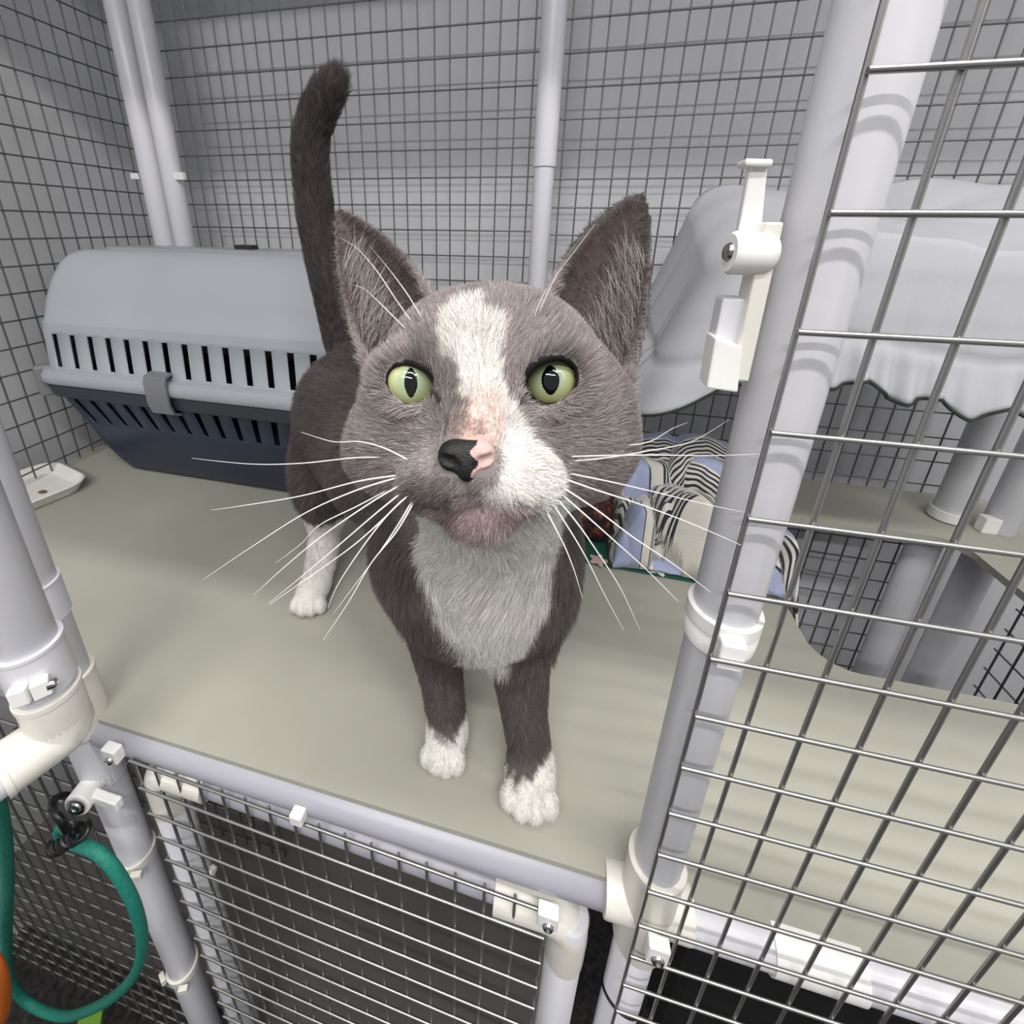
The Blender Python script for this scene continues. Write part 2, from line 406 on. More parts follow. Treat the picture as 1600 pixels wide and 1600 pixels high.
for zz, lab in ((0, ''),):
    p1 = post_simple(.478, .598, .0150, 'left one of the two posts in the right back corner, on the shelf')
    p2 = post_simple(.522, .585, .0155, 'right one of the two posts in the right back corner, on the shelf')
    MB().lathe((.478, .598, .008), (0, 0, 1), [(-.006, .015), (-.006, .018), (.006, .018), (.006, .015)], 24).build('socket', M_CLIP, p1)
    MB().box((.505, .578, .010), (.008, .006, .010), None, .001).build('clip', M_CLIP, p2)
post_simple(.470, .600, .0165, 'left one of the two posts below the shelf, seen through the opening', z0=-.7, z1=-.013)
post_simple(.520, .585, .0165, 'right one of the two posts below the shelf, seen through the opening', z0=-.7, z1=-.013)
# ------------------------------------------------------------------ pet carrier
def carrier_shell(cx, cy, levels, slots, slot_rows, rc, slot_w, top=False, bottom=False):
    """stack of rounded-rectangle sections (z, half length, half depth); slot cells on the front and back are left open"""
    H0 = levels[0][1]
    cols = [-1.0]
    st = set()
    for c in slots:
        cols.append(c - slot_w / 2); st.add(len(cols) - 1); cols.append(c + slot_w / 2)
    cols.append(1.0)
    def section(hx, hy):
        P = []; flags = []
        a = hx - rc
        for i, c in enumerate(cols): P.append((c * a, -hy)); flags.append(i in st)
        flags[-1] = False
        for (ox, oy, a0) in ((a, -hy + rc, -90), (a, hy - rc, 0)):
            for k in range(1, 8):
                an = math.radians(a0 + 90 * k / 8); P.append((ox + rc * math.cos(an), oy + rc * math.sin(an))); flags.append(False)
            P.append((ox + rc, oy) if a0 == -90 else (ox, oy + rc)); flags.append(False)
        for i, c in enumerate(reversed(cols[:-1])): P.append((c * a, hy)); flags.append(False)
        for (ox, oy, a0) in ((-a, hy - rc, 90), (-a, -hy + rc, 180)):
            for k in range(1, 8):
                an = math.radians(a0 + 90 * k / 8); P.append((ox + rc * math.cos(an), oy + rc * math.sin(an))); flags.append(False)
            if a0 == 90: P.append((ox - rc, oy)); flags.append(False)
        return P, flags
    V = []; Fc = []; n = None
    for z, hx, hy in levels:
        P, fl = section(hx, hy); n = len(P)
        V += [(cx + x, cy + y, z) for x, y in P]
    for l in range(len(levels) - 1):
        for k in range(n):
            if fl[k] and l in slot_rows: continue
            Fc.append((l * n + k, l * n + (k + 1) % n, (l + 1) * n + (k + 1) % n, (l + 1) * n + k))
    if top: Fc.append(tuple((len(levels) - 1) * n + k for k in range(n)))
    if bottom: Fc.append(tuple(range(n - 1, -1, -1)))
    return MB().add(V, Fc)
CX_, CY_ = -.430, .497
ca = empty('pet_carrier', (CX_, CY_, 0), 'grey and navy plastic pet carrier with slotted sides against the left wall', 'pet carrier')
M_CG = mat('pale_grey_plastic', (0.38, 0.405, 0.445), .38, var=.05, scale=7, bump=.05, bscale=60)
M_CN = mat('navy_plastic', (0.020, 0.028, 0.055), .36, var=.12, scale=9)
M_CK = mat('mid_grey_plastic', (0.19, 0.195, 0.215), .4, var=.05, scale=20)
M_LID = mat('smoke_grey_lid', (0.30, 0.31, 0.34), .35, var=.06, scale=10)
sl = [(-.628 + .0279 * k - CX_) / .207 for k in range(15)]
sl = [c for c in sl if abs(c) < .97]
o = carrier_shell(CX_, CY_, [(.142, .234, .088), (.156, .2330, .0855), (.161, .2328, .085), (.2035, .2315, .0815), (.208, .2313, .081), (.217, .2308, .0795), (.2185, .2300, .0775), (.245, .2280, .069), (.268, .2255, .058), (.286, .2210, .047), (.296, .2150, .038), (.301, .2060, .030), (.302, .196, .025)],
                  sl, (2,), .026, .044, top=True).build('upper_shell', M_CG, ca)
md = o.modifiers.new('thickness', 'SOLIDIFY'); md.thickness = .003; md.offset = -1
o = carrier_shell(CX_, CY_, [(.001, .178, .050), (.004, .186, .055), (.018, .196, .060), (.040, .205, .066), (.072, .214, .073), (.078, .2155, .0745), (.082, .2165, .0755), (.118, .229, .0845), (.126, .2315, .086), (.136, .234, .088)],
                  [c * 1.0 for c in sl], (6,), .030, .044, bottom=True).build('lower_shell', M_CN, ca)
md = o.modifiers.new('thickness', 'SOLIDIFY'); md.thickness = .003; md.offset = -1
carrier_shell(CX_, CY_, [(.1385, .232, .086), (.1385, .2375, .0915), (.142, .2400, .094), (.150, .2400, .094), (.1555, .2375, .0915), (.1575, .232, .086)], [], (), .026, .1).build('upper_rim', M_CG, ca)
carrier_shell(CX_, CY_, [(.120, .2295, .0845), (.1215, .2350, .0890), (.137, .2375, .0915), (.1382, .2345, .0885)], [], (), .026, .1).build('lower_rim', mat('dark_navy_rim', (0.03, 0.035, 0.05), .4), ca)
k = MB()
k.ring_tube([(-.478, .4005, .1615), (-.478, .3985, .156), (-.478, .3985, .13), (-.478, .4035, .117)], .0001, 6)
def strap(xc, w, prof, t):
    V = []; 
    for (y, z, ny, nz) in prof:
        for s_ in (-1, 1): V.append((xc + s_ * w, y, z))
    for (y, z, ny, nz) in prof:
        for s_ in (-1, 1): V.append((xc + s_ * w, y + ny * t, z + nz * t))
    n = len(prof); F_ = []
    for i in range(n - 1):
        a_, b_, c_, d_ = 2 * i, 2 * i + 1, 2 * i + 3, 2 * i + 2
        F_ += [(a_, b_, c_, d_), (a_ + 2 * n, d_ + 2 * n, c_ + 2 * n, b_ + 2 * n), (a_, d_, d_ + 2 * n, a_ + 2 * n), (b_, b_ + 2 * n, c_ + 2 * n, c_)]
    F_ += [(0, 2 * n, 2 * n + 1, 1), (2 * n - 2, 2 * n - 1, 4 * n - 1, 4 * n - 2)]
    return MB().add(V, F_)
strap(-.470, .0155, [(.412, .165, 0, 1), (.4035, .163, -.7, .7), (.4015, .156, -1, 0), (.4015, .130, -1, 0), (.405, .119, -.8, -.6), (.413, .115, 0, -1)], .003).build('clip', M_CK, ca)
V = MB()
V.box((-.6655, .4190, .139), (.0075, .0120, .0210), np.array(Matrix.Rotation(-.5, 3, 'Z')), .004)
V.build('end_clip', M_CK, ca)
lid = carrier_shell(CX_ + .02, CY_ + .001, [(.3015, .188, .024), (.3055, .187, .023), (.307, .184, .020)], [], (), .02, .1, top=True, bottom=True).build('lid', M_LID, ca)
MB().box((-.384, .484, .309), (.0125, .006, .003), np.array(Matrix.Rotation(-.05, 3, 'Z')), .001).build('lid_latch', M_DARK, lid)

# ------------------------------------------------------------------ foam tray
tr = MB()
def tray_levels(hx, hy, rc, prof):
    V = []; n = None
    for z, g in prof:
        P = rrect(-hx - g, hx + g, -hy - g, hy + g, max(.004, rc + g), 6); n = len(P)
        V += [(x, y, z) for x, y in P]
    F_ = [(l * n + k, l * n + (k + 1) % n, (l + 1) * n + (k + 1) % n, (l + 1) * n + k) for l in range(len(prof) - 1) for k in range(n)]
    F_ += [tuple(range(n - 1, -1, -1)), tuple((len(prof) - 1) * n + k for k in range(n))]
    return V, F_
V, F_ = tray_levels(.046, .046, .018, [(.001, 0), (.013, .0075), (.0145, .009), (.0155, .007), (.014, .005), (.004, -.003), (.0038, -.006)])
ra = Matrix.Rotation(-.25, 3, 'Z')
tr.add([tuple((ra @ Vector(p)) + Vector((-.6655, .352, 0))) for p in V], F_)
tr.build('food_tray', mat('white_foam', (.74, .73, .70), .55, var=.05, scale=40, bump=.2, bscale=300))
tag(bpy.data.objects['food_tray'], 'shallow white foam food tray on the shelf by the left mesh', 'tray')
for x, y, s_, lab in ((-.648, .362, .0045, 'larger brown food crumb in the white foam tray'), (-.664, .349, .0026, 'smaller brown food crumb in the white foam tray')):
    bm = bmesh.new(); bmesh.ops.create_icosphere(bm, subdivisions=2, radius=1)
    for v in bm.verts: v.co = Vector((v.co.x * s_ * 1.4, v.co.y * s_ * .8, v.co.z * .0007)) * (1 + .2 * math.sin(9 * v.co.x + 5 * v.co.y)) + Vector((x, y, .0046))
    me = bpy.data.meshes.new('crumb'); bm.to_mesh(me); bm.free()
    tag(link('food_crumb', me, mat('brown_food', (.16, .10, .07), .7, var=.3, scale=400)), lab, 'crumb', 'food crumbs in the foam tray')

# ------------------------------------------------------------------ blanket, mat, cushion
def value_noise(x, y, seed, n=64):
    r = np.random.default_rng(seed).random((n, n)); xi = np.floor(x).astype(int); yi = np.floor(y).astype(int)
    fx = x - xi; fy = y - yi; fx = fx * fx * (3 - 2 * fx); fy = fy * fy * (3 - 2 * fy)
    g = lambda i, j: r[i % n, j % n]
    return (g(xi, yi) * (1 - fx) * (1 - fy) + g(xi + 1, yi) * fx * (1 - fy) + g(xi, yi + 1) * (1 - fx) * fy + g(xi + 1, yi + 1) * fx * fy)
def grid_object(name, P, UV, m, parent=None, thick=0.0):
    nv, nu = P.shape[:2]
    me = bpy.data.meshes.new(name)
    idx = np.arange(nu * nv).reshape(nv, nu)
    q = np.stack([idx[:-1, :-1], idx[:-1, 1:], idx[1:, 1:], idx[1:, :-1]], -1).reshape(-1, 4)
    me.from_pydata(P.reshape(-1, 3).tolist(), [], q.tolist())
    me.polygons.foreach_set('use_smooth', [True] * len(me.polygons))
    if UV is not None:
        ul = me.uv_layers.new(name='UVMap'); li = np.empty(len(me.loops), int); me.loops.foreach_get('vertex_index', li)
        ul.data.foreach_set('uv', UV.reshape(-1, 2)[li].ravel())
    me.update()
    o = link(name, me, m, parent)
    if thick: md = o.modifiers.new('thickness', 'SOLIDIFY'); md.thickness = thick; md.offset = 0
    return o
def stripe_material():
    m = mat('striped_fleece', (.6, .6, .6), .85, bump=.5, bscale=700)
    nt = m.node_tree; b = nt.nodes['Principled BSDF']; N = nt.nodes.new; Lk = nt.links.new
    uv = N('ShaderNodeUVMap'); sp = N('ShaderNodeSeparateXYZ'); Lk(uv.outputs[0], sp.inputs[0])
    def math_(op, a, bv=None, c=None):
        n = N('ShaderNodeMath'); n.operation = op
        for i, v in enumerate((a, bv, c)):
            if v is None: continue
            if isinstance(v, (int, float)): n.inputs[i].default_value = v
            else: Lk(v, n.inputs[i])
        return n.outputs[0]
    f = math_('FRACT', math_('MULTIPLY', sp.outputs[0], 1 / .105))
    rp = N('ShaderNodeValToRGB'); rp.color_ramp.interpolation = 'CONSTANT'; Lk(f, rp.inputs[0])
    blue, cream, navy = (.33, .38, .56, 1), (.66, .64, .58, 1), (.016, .018, .035, 1)
    cr = rp.color_ramp; cr.elements[0].position = 0; cr.elements[0].color = blue; cr.elements[1].position = .27; cr.elements[1].color = navy
    for p_, c_ in ((.295, cream), (.50, navy), (.525, cream)):
        e = cr.elements.new(p_); e.color = c_
    z = math_('LESS_THAN', math_('FRACT', math_('MULTIPLY', sp.outputs[0], 1 / .0070)), .46)
    inz = math_('GREATER_THAN', f, .54)
    fac = math_('MULTIPLY', z, inz)
    mx = N('ShaderNodeMix'); mx.data_type = 'RGBA'; Lk(fac, mx.inputs[0]); Lk(rp.outputs[0], mx.inputs[6]); mx.inputs[7].default_value = navy
    Lk(mx.outputs[2], b.inputs['Base Color'])
    b.inputs['Sheen Weight'].default_value = .3
    return m
def blanket():
    nu, nv = 300, 240
    s, t = np.meshgrid(np.linspace(0, 1, nu), np.linspace(0, 1, nv))
    x = .064 + s * .190; y = .400 + t * .175
    r = np.random.default_rng(12)
    # folds: x, y, half length, half width, direction, height, stripe direction, stripe offset
    folds = [(.098, .446, .046, .013, 1.15, .058, .25, .000), (.120, .436, .050, .009, 1.95, .076, 1.95, .030), (.132, .452, .040, .011, 2.0, .070, .3, .005), (.150, .458, .036, .013, -.55, .058, 1.05, .072),
             (.158, .440, .040, .010, -.9, .046, -.45, .075), (.112, .496, .050, .016, .45, .078, .45, .000), (.150, .508, .060, .014, -.35, .094, 1.25, .074), (.190, .520, .060, .016, .05, .096, 1.30, .076),
             (.180, .482, .050, .013, -.7, .080, .9, .078), (.215, .500, .050, .015, .9, .078, .75, .075), (.205, .455, .045, .013, .4, .060, 1.5, .040), (.232, .450, .045, .013, 1.25, .046, .15, .075),
             (.180, .430, .050, .012, .1, .036, 1.50, .020), (.215, .424, .040, .011, .55, .030, 1.30, .000), (.150, .416, .036, .009, -.35, .024, 1.2, .01), (.088, .424, .028, .009, .8, .034, 2.2, .075),
             (.236, .416, .030, .012, 1.0, .020, .5, .0), (.085, .470, .034, .013, 1.3, .048, .2, .045), (.105, .530, .040, .016, .2, .070, 1.0, .076), (.070, .500, .030, .014, 1.2, .040, .3, .02)]
    Z = np.zeros_like(x); best = np.full(x.shape, -1.0); U_ = x * 1.0; V_ = np.zeros_like(x)
    wx = .012 * (value_noise(x * 38, y * 38, 3) - .5) + .005 * (value_noise(x * 110, y * 110, 4) - .5)
    wy = .012 * (value_noise(x * 38, y * 38, 5) - .5) + .005 * (value_noise(x * 110, y * 110, 6) - .5)
    for (fx, fy, hl, hw, an, h, sa_, ph) in folds:
        dx_ = x - fx + wx; dy_ = y - fy + wy
        a_ = dx_ * math.cos(an) + dy_ * math.sin(an); b_ = -dx_ * math.sin(an) + dy_ * math.cos(an) + 5.0 * a_ ** 2
        hw_ = hw * 1.55
        r2 = (a_ / (hl * 1.15)) ** 4 + (b_ / hw_) ** 2
        hgt = h * np.sqrt(np.clip(1 - r2, 0, 1)) ** .7 * (1 - .25 * (a_ / hl).clip(-1, 1))
        up_ = hgt > best
        best = np.where(up_, hgt, best)
        arc = np.arcsin(np.clip(b_ / hw_, -1, 1)) * max(h, hw_) * .75          # distance walked over the fold
        st_ = a_ * math.cos(sa_ - an) + arc * math.sin(sa_ - an) + ph + .05
        U_ = np.where(up_ & (hgt > 0), st_, U_); V_ = np.where(up_, dx_, V_)
        k_ = .006; d = np.clip(k_ - np.abs(Z - hgt), 0, None) / k_
        Z = np.maximum(Z, hgt) + d * d * k_ * .25
    edge = np.minimum.reduce([s / .05, (1 - t) / .05, np.ones_like(s)]).clip(0, 1)
    Z = Z * (edge ** .5) * np.clip(t / .04, 0, 1) ** .6 + .0045 + .003 * (value_noise(x * 90, y * 90, 8)) * edge
    over = np.clip(x - .2275, 0, None)                                           # the part hanging into the opening
    hang = np.clip(over / .004, 0, 1)
    xx = np.where(over > 0, .2275 + .006 * (1 - np.exp(-over / .003)) + (.004 * np.sin(y * 150) + .004) * np.clip(over / .015, 0, 1), x)
    dep_ = (3.4 + 1.0 * np.sin(y * 42 + 1)) * np.clip((.505 - y) / .05, .15, 1)
    Z = np.where(over > 0, Z * np.exp(-over / .008) - np.clip(over - .002, 0, None) * dep_, Z)
    U_ = np.where(over > .002, y * .55 + over * 1.2 + .075, U_)
    yy = y - .035 * np.clip(over / .026, 0, 1) * np.clip((.47 - y) / .07, 0, 1)
    ragged = .016 * (value_noise(x * 24, y * 0 + 1.5, 11) - .5) * (1 - t) ** 3
    P = np.stack([xx, yy + ragged * (over == 0), Z], -1)
    o = grid_object('blanket', P, np.stack([U_, V_], -1), stripe_material(), None, .0022)
    tag(o, 'crumpled pale blue, cream and navy striped fleece blanket beside the shelf opening', 'blanket')
blanket()
# flat felt mat with white flower, below the blanket
mo = empty('play_mat', (.10, .43, 0), 'dark green mat with white flower prints lying under the striped blanket', 'mat')
link('mat_sheet', plate([(.036, .412), (.040, .404), (.150, .4015), (.168, .420), (.150, .52), (.045, .50)], [], .0004, .003), mat('green_felt', (.012, .085, .062), .8, var=.15, scale=60, bump=.4, bscale=800), mo)
def flower(x, y, r, m, nm):
    P = [(x + r * (1 + .28 * math.cos(5 * t)) * math.cos(t), y + r * (1 + .28 * math.cos(5 * t)) * math.sin(t)) for t in np.linspace(0, 2 * math.pi, 50, endpoint=False)]
    return link(nm, plate(P, [], .0030, .0036), m, mo)
flower(.112, .4105, .0085, mat('white_print', (.72, .70, .66), .8), 'flower_print'); flower(.052, .409, .008, mat('pink_print', (.55, .38, .36), .8), 'flower_print')
flower(.140, .412, .006, mat('white_print', (.72, .70, .66), .8), 'flower_print')
# small tartan cushion
nu, nv = 60, 30
s, t = np.meshgrid(np.linspace(0, 2 * math.pi, nu), np.linspace(-math.pi / 2, math.pi / 2, nv))
se = lambda c, p_: np.sign(c) * np.abs(c) ** p_
P = np.stack([.043 + .024 * se(np.cos(t), .6) * se(np.cos(s), .5), .464 + .040 * se(np.cos(t), .6) * se(np.sin(s), .5), .0300 + .0265 * se(np.sin(t), .9) + .003 * np.sin(3 * s) * np.cos(t)], -1)
def tartan():
    m = mat('tartan_cloth', (.05, .02, .015), .85, bump=.4, bscale=500)
    nt = m.node_tree; b = nt.nodes['Principled BSDF']; N = nt.nodes.new; Lk = nt.links.new
    tc = N('ShaderNodeTexCoord'); br_ = N('ShaderNodeTexNoise'); br_.inputs['Scale'].default_value = 110; br_.inputs['Detail'].default_value = 3
    Lk(tc.outputs['Object'], br_.inputs['Vector'])
    rp = N('ShaderNodeValToRGB'); Lk(br_.outputs[0], rp.inputs[0]); cr = rp.color_ramp
    cr.elements[0].position = .40; cr.elements[0].color = (.008, .007, .008, 1); cr.elements[1].position = .68; cr.elements[1].color = (.30, .10, .03, 1)
    e = cr.elements.new(.54); e.color = (.07, .012, .010, 1)
    Lk(rp.outputs[0], b.inputs['Base Color']); return m
o = grid_object('cushion', P, None, tartan())
tag(o, 'small dark red and brown patterned cushion between the cat and the striped blanket', 'cushion')

# ------------------------------------------------------------------ white ruffled cover
def cover():
    x0, x1, y0, y1 = .115, .452, .425, .575
    N_, rc = 520, .022
    P = rrect(x0, x1, y0, y1, rc, 10); P = np.array(P + [P[0]])
    seg = np.r_[0, np.cumsum(np.linalg.norm(np.diff(P, axis=0), axis=1))]; L_ = seg[-1]
    u = np.linspace(0, L_, N_, endpoint=False)
    bx = np.interp(u, seg, P[:, 0]); by = np.interp(u, seg, P[:, 1])
    tx = np.roll(bx, -1) - np.roll(bx, 1); ty = np.roll(by, -1) - np.roll(by, 1); l_ = np.hypot(tx, ty); nx, ny = ty / l_, -tx / l_
    def ztop(x, y):
        f = np.clip((x - x0) / .05, 0, 1)
        return .329 + .05 * np.clip((y - y0) / (y1 - y0), 0, 1) ** 1.2 - .022 * (1 - f) ** 2 + .006 * np.sin(x * 30 + y * 18)
    cxm, cym = (x0 + x1) / 2, (y0 + y1) / 2
    rows = []
    for f in (0.0, .3, .55, .75, .88, .96, 1.0):
        x = cxm + (bx - cxm) * f; y = cym + (by - cym) * f
        rows.append(np.stack([x, y, ztop(x, y) + .004 * (value_noise(x * 40, y * 40, 2) - .5)], -1))
    zt = ztop(bx, by)
    per = .050
    ph = (u / per) % 1.0
    scal = .0110 * np.abs(np.cos(np.pi * ph)) ** 2.2            # cusps point up between the scallops
    sl_ = np.clip((bx - x0) / .03, 0, 1)
    drop = .118 + .012 * np.clip((bx - .15) / .3, 0, 1)
    M_ = 26
    for i in range(1, M_ + 1):
        f = i / M_
        fold = (value_noise(u * 28, u * 0 + 2.2, 21) - .5) * .016 * f + np.sin(u * 62) * .002 * f + np.abs(np.sin(u * 33 + .8)) ** .6 * .007 * f + np.abs(np.sin(u * 71)) ** .7 * .004 * f
        ruf = max(0, f - .68) / .32
        gat = np.sin(u * 300 + 2 * np.sin(u * 41)) * .0026 * (1 if ruf > 0 else 0) * (.3 + ruf) + ruf * .005 - .0035 * math.exp(-((f - .66) / .03) ** 2)
        left = np.clip((-nx), 0, 1)                          # the left end flares outwards
        off = .004 * (1 - math.exp(-f * 6)) + fold + gat + left * .040 * f ** 1.3
        z = zt - drop * f - .018 * f * left - (scal * ruf if ruf > 0 else 0) * -1 * 0 + (scal * ruf)
        rows.append(np.stack([bx + nx * off, by + ny * off, z], -1))
    G = np.array(rows); G = np.concatenate([G, G[:, :1]], 1)
    m = mat('white_cotton', (.45, .455, .495), .8, var=.02, scale=20, bump=.25, bscale=1200)
    root = empty('covered_bed', (cxm, cym, .2), 'hanging bed under a white cotton cover with scalloped hem behind the right mesh', 'pet bed')
    o = grid_object('cloth', G, None, m, root, .0012)
    hem = MB().ring_tube([tuple(p - np.array([0, .0006, .0008])) for p in G[-1]], .0015, 6, cap=False)
    hem.build('hem_trim', mat('dark_green_trim', (.02, .028, .02), .8), root)
    # seam above the ruffle
    MB().ring_tube([tuple(p + np.array([0, 0, .0])) for p in G[6 + int(M_ * .68)]], .0006, 6, cap=False).build('seam', m, root)
    MB().box((cxm + .005, cym + .004, .312), (.150, .062, .006), None, .003).build('bed_board', M_GREY, root)
    MB().box((cxm, .596, .312), (.14, .016, .006), None, .002).build('bracket', M_PVC, root)
cover()

# ------------------------------------------------------------------ latch on the right post
def prism_y(pix, y0, dy, bev=.0006):
    P = [at_y(a_, b_, y0) for a_, b_ in pix]
    bm = bmesh.new(); v0 = [bm.verts.new(p) for p in P]; v1 = [bm.verts.new((p[0], p[1] + dy, p[2])) for p in P]; n = len(P)
    bm.faces.new(v0); bm.faces.new(v1[::-1])
    for i in range(n): bm.faces.new((v0[i], v1[i], v1[(i + 1) % n], v0[(i + 1) % n]))
    bmesh.ops.recalc_face_normals(bm, faces=bm.faces)
    bmesh.ops.bevel(bm, geom=bm.edges[:], offset=bev, segments=2, affect='EDGES', profile=.5)
    me = bpy.data.meshes.new('prism'); bm.to_mesh(me); bm.free(); return me
la = empty('latch', (.052, .146, .288), 'white plastic turn latch with screw on the right front post', 'latch')
link('back_plate', prism_y([(1197, 347), (1226, 347), (1170, 597), (1143, 594)], .1455, .010), M_FIT, la)
link('turn_bar', prism_y([(1173, 256), (1201, 256), (1189, 372), (1152, 370)], .1500, .0035), M_CLIP, la)
link('bar_cap', prism_y([(1165, 247), (1210, 248), (1207, 260), (1164, 259)], .1480, .0075), M_CLIP, la)
kn = MB().lathe(at_y(1192, 397, .1485), (-1, -.15, .02), [(-.002, .0050), (0, .0060), (.0085, .0060), (.0095, .0052)], 28).build('knob', M_CLIP, la)
MB().lathe(at_y(1145, 394, .1470), (-1, -.15, .02), [(-.001, .0028), (.0010, .0028), (.0020, .0022), (.0022, .0010)], 18).build('screw', M_STEEL, kn)
link('side_block', prism_y([(1130, 466), (1166, 467), (1155, 545), (1117, 530)], .1490, .008), M_PVC, la)
link('catch_block', prism_y([(1118, 528), (1161, 543), (1153, 614), (1104, 607)], .1440, .010), M_CLIP, la)

# ------------------------------------------------------------------ hanging cord and things at the bottom left
def smooth_path(P, n=12):
    P = [np.array(p, float) for p in P]; out = []
    for i in range(len(P) - 1):
        p0 = P[max(i - 1, 0)]; p1 = P[i]; p2 = P[i + 1]; p3 = P[min(i + 2, len(P) - 1)]
        for k in range(n):
            t_ = k / n
            out.append(.5 * ((2 * p1) + (-p0 + p2) * t_ + (2 * p0 - 5 * p1 + 4 * p2 - p3) * t_ ** 2 + (-p0 + 3 * p1 - 3 * p2 + p3) * t_ ** 3))
    out.append(P[-1]); return out
yc = .112
co = empty('elastic_cord', at_y(110, 1590, yc), 'teal green elastic cord with black hook hanging in a loop at bottom left', 'cord')
pix = [(-40, 1180), (-8, 1240), (6, 1300), (12, 1380), (10, 1460), (16, 1530), (45, 1568), (100, 1588), (160, 1568), (205, 1530), (222, 1480), (212, 1420), (180, 1360), (150, 1330), (118, 1318)]
MB().ring_tube(smooth_path([at_y(a_, b_, yc + .010 * (i / 14)) for i, (a_, b_) in enumerate(pix)]), .0042, 12).build('cord', mat('teal_cord', (.012, .20, .15), .6, var=.2, scale=300, bump=.6, bscale=900), co)
MB().ring_tube(smooth_path([at_y(a_, b_, yc + .010) for a_, b_ in ((96, 1308), (92, 1298), (97, 1290), (104, 1296))], 6), .0035, 10).build('cord_end', mat('teal_cord', (.012, .2, .15)), co)
hk = MB()
ca_, cb_ = at_y(88, 1322, yc + .009), at_y(126, 1298, yc + .011)
n_ = (cb_ - ca_) / np.linalg.norm(cb_ - ca_); u_ = np.cross(n_, (0, 1, 0)); u_ /= np.linalg.norm(u_); w_ = np.cross(n_, u_)
hk.ring_tube([ca_ + (cb_ - ca_) * f + .0052 * (u_ * math.cos(f * 30) + w_ * math.sin(f * 30)) for f in np.linspace(0, 1, 90)], .0017, 8)
hk.ring_tube(smooth_path([at_y(a_, b_, y_) for a_, b_, y_ in ((108, 1305, yc + .01), (98, 1285, yc + .008), (84, 1266, yc + .01), (84, 1250, yc + .018), (98, 1243, yc + .028), (118, 1246, yc + .034), (130, 1254, yc + .036))], 8), [.0028] * 25 + [.0024] * 24, 12)
hk.build('hook', mat('black_hook', (.008, .008, .009), .3), co)
of = empty('orange_toy', at_y(-5, 1590, .09), 'bright orange plastic loop at the bottom left corner', 'toy')
MB().ring_tube(smooth_path([at_y(a_, b_, .09) for a_, b_ in ((-60, 1480), (-15, 1500), (4, 1545), (-2, 1600), (-40, 1640))], 8), .0055, 12).build('loop', mat('orange_plastic', (.75, .17, .02), .4), of)
lt = empty('lime_tag', at_y(150, 1600, .105), 'lime green strap end under the teal cord', 'strap')
link('strap', prism_y([(122, 1592), (160, 1574), (150, 1640), (112, 1650)], .118, .002, .0004), mat('lime_fabric', (.25, .52, .05), .7), lt)
# dark things in the lower compartments
bk = empty('black_crate', (.34, .34, -.5), 'black plastic crate under the shelf behind the right mesh', 'crate')
MB().box((.34, .25, -.33), (.215, .05, .006), None, .003).build('crate_base', M_DARK, bk)
for c_, h_ in (((.34, .203, -.19), (.215, .005, .14)), ((.34, .297, -.19), (.215, .005, .14)), ((.129, .25, -.19), (.005, .05, .14)), ((.551, .25, -.19), (.005, .05, .14))):
    MB().box(c_, h_, None, .003).build('crate_side', M_DARK, bk)
MB().box((.34, .208, -.053), (.219, .012, .006), None, .003).build('crate_rim', M_DARK, bk)
# ------------------------------------------------------------------ cat
HX, HU, HT = R3[0], -R3[1], -R3[2]               # head axes: to its left, up, out of the face
_a = math.radians(7)
HTn = HT * math.cos(_a) - HX * math.sin(_a); HXn = HX * math.cos(_a) + HT * math.sin(_a)
HROT = np.stack([HXn, HU, HTn], 0)               # rows: head axes
LO = np.array([-.262, .095, -.004]); HI = np.array([.085, .455, .500]); VX = .0015
NG = np.ceil((HI - LO) / VX).astype(int) + 1
FG = np.full(NG, .03, np.float32)
GX = [(LO[i] + VX * np.arange(NG[i])).astype(np.float32) for i in range(3)]

def sub(lo, hi, pad):
    a = np.clip(np.floor((np.array(lo) - pad - LO) / VX).astype(int), 0, NG - 1)
    b = np.clip(np.ceil((np.array(hi) + pad - LO) / VX).astype(int) + 1, 1, NG)
    sl_ = tuple(slice(a[i], b[i]) for i in range(3))
    X_, Y_, Z_ = np.meshgrid(GX[0][sl_[0]], GX[1][sl_[1]], GX[2][sl_[2]], indexing='ij', sparse=True)
    return sl_, X_, Y_, Z_
def smin(a, b, k):
    h = np.clip(k - np.abs(a - b), 0, None) / k
    return np.minimum(a, b) - h * h * k * .25
def ell(c, r, k=.012, rot=None):
    c = np.array(c); r = np.array(r, float); m = r.max()
    sl_, X_, Y_, Z_ = sub(c - m, c + m, k + .006)
    dx_, dy_, dz_ = X_ - c[0], Y_ - c[1], Z_ - c[2]
    if rot is not None:
        R_ = np.array(rot)
        dx_, dy_, dz_ = [R_[i][0] * dx_ + R_[i][1] * dy_ + R_[i][2] * dz_ for i in range(3)]
    k0 = np.sqrt((dx_ / r[0]) ** 2 + (dy_ / r[1]) ** 2 + (dz_ / r[2]) ** 2)
    k1 = np.sqrt((dx_ / r[0] ** 2) ** 2 + (dy_ / r[1] ** 2) ** 2 + (dz_ / r[2] ** 2) ** 2)
    d = k0 * (k0 - 1) / np.maximum(k1, 1e-4)
    FG[sl_] = smin(FG[sl_], d.astype(np.float32), k)
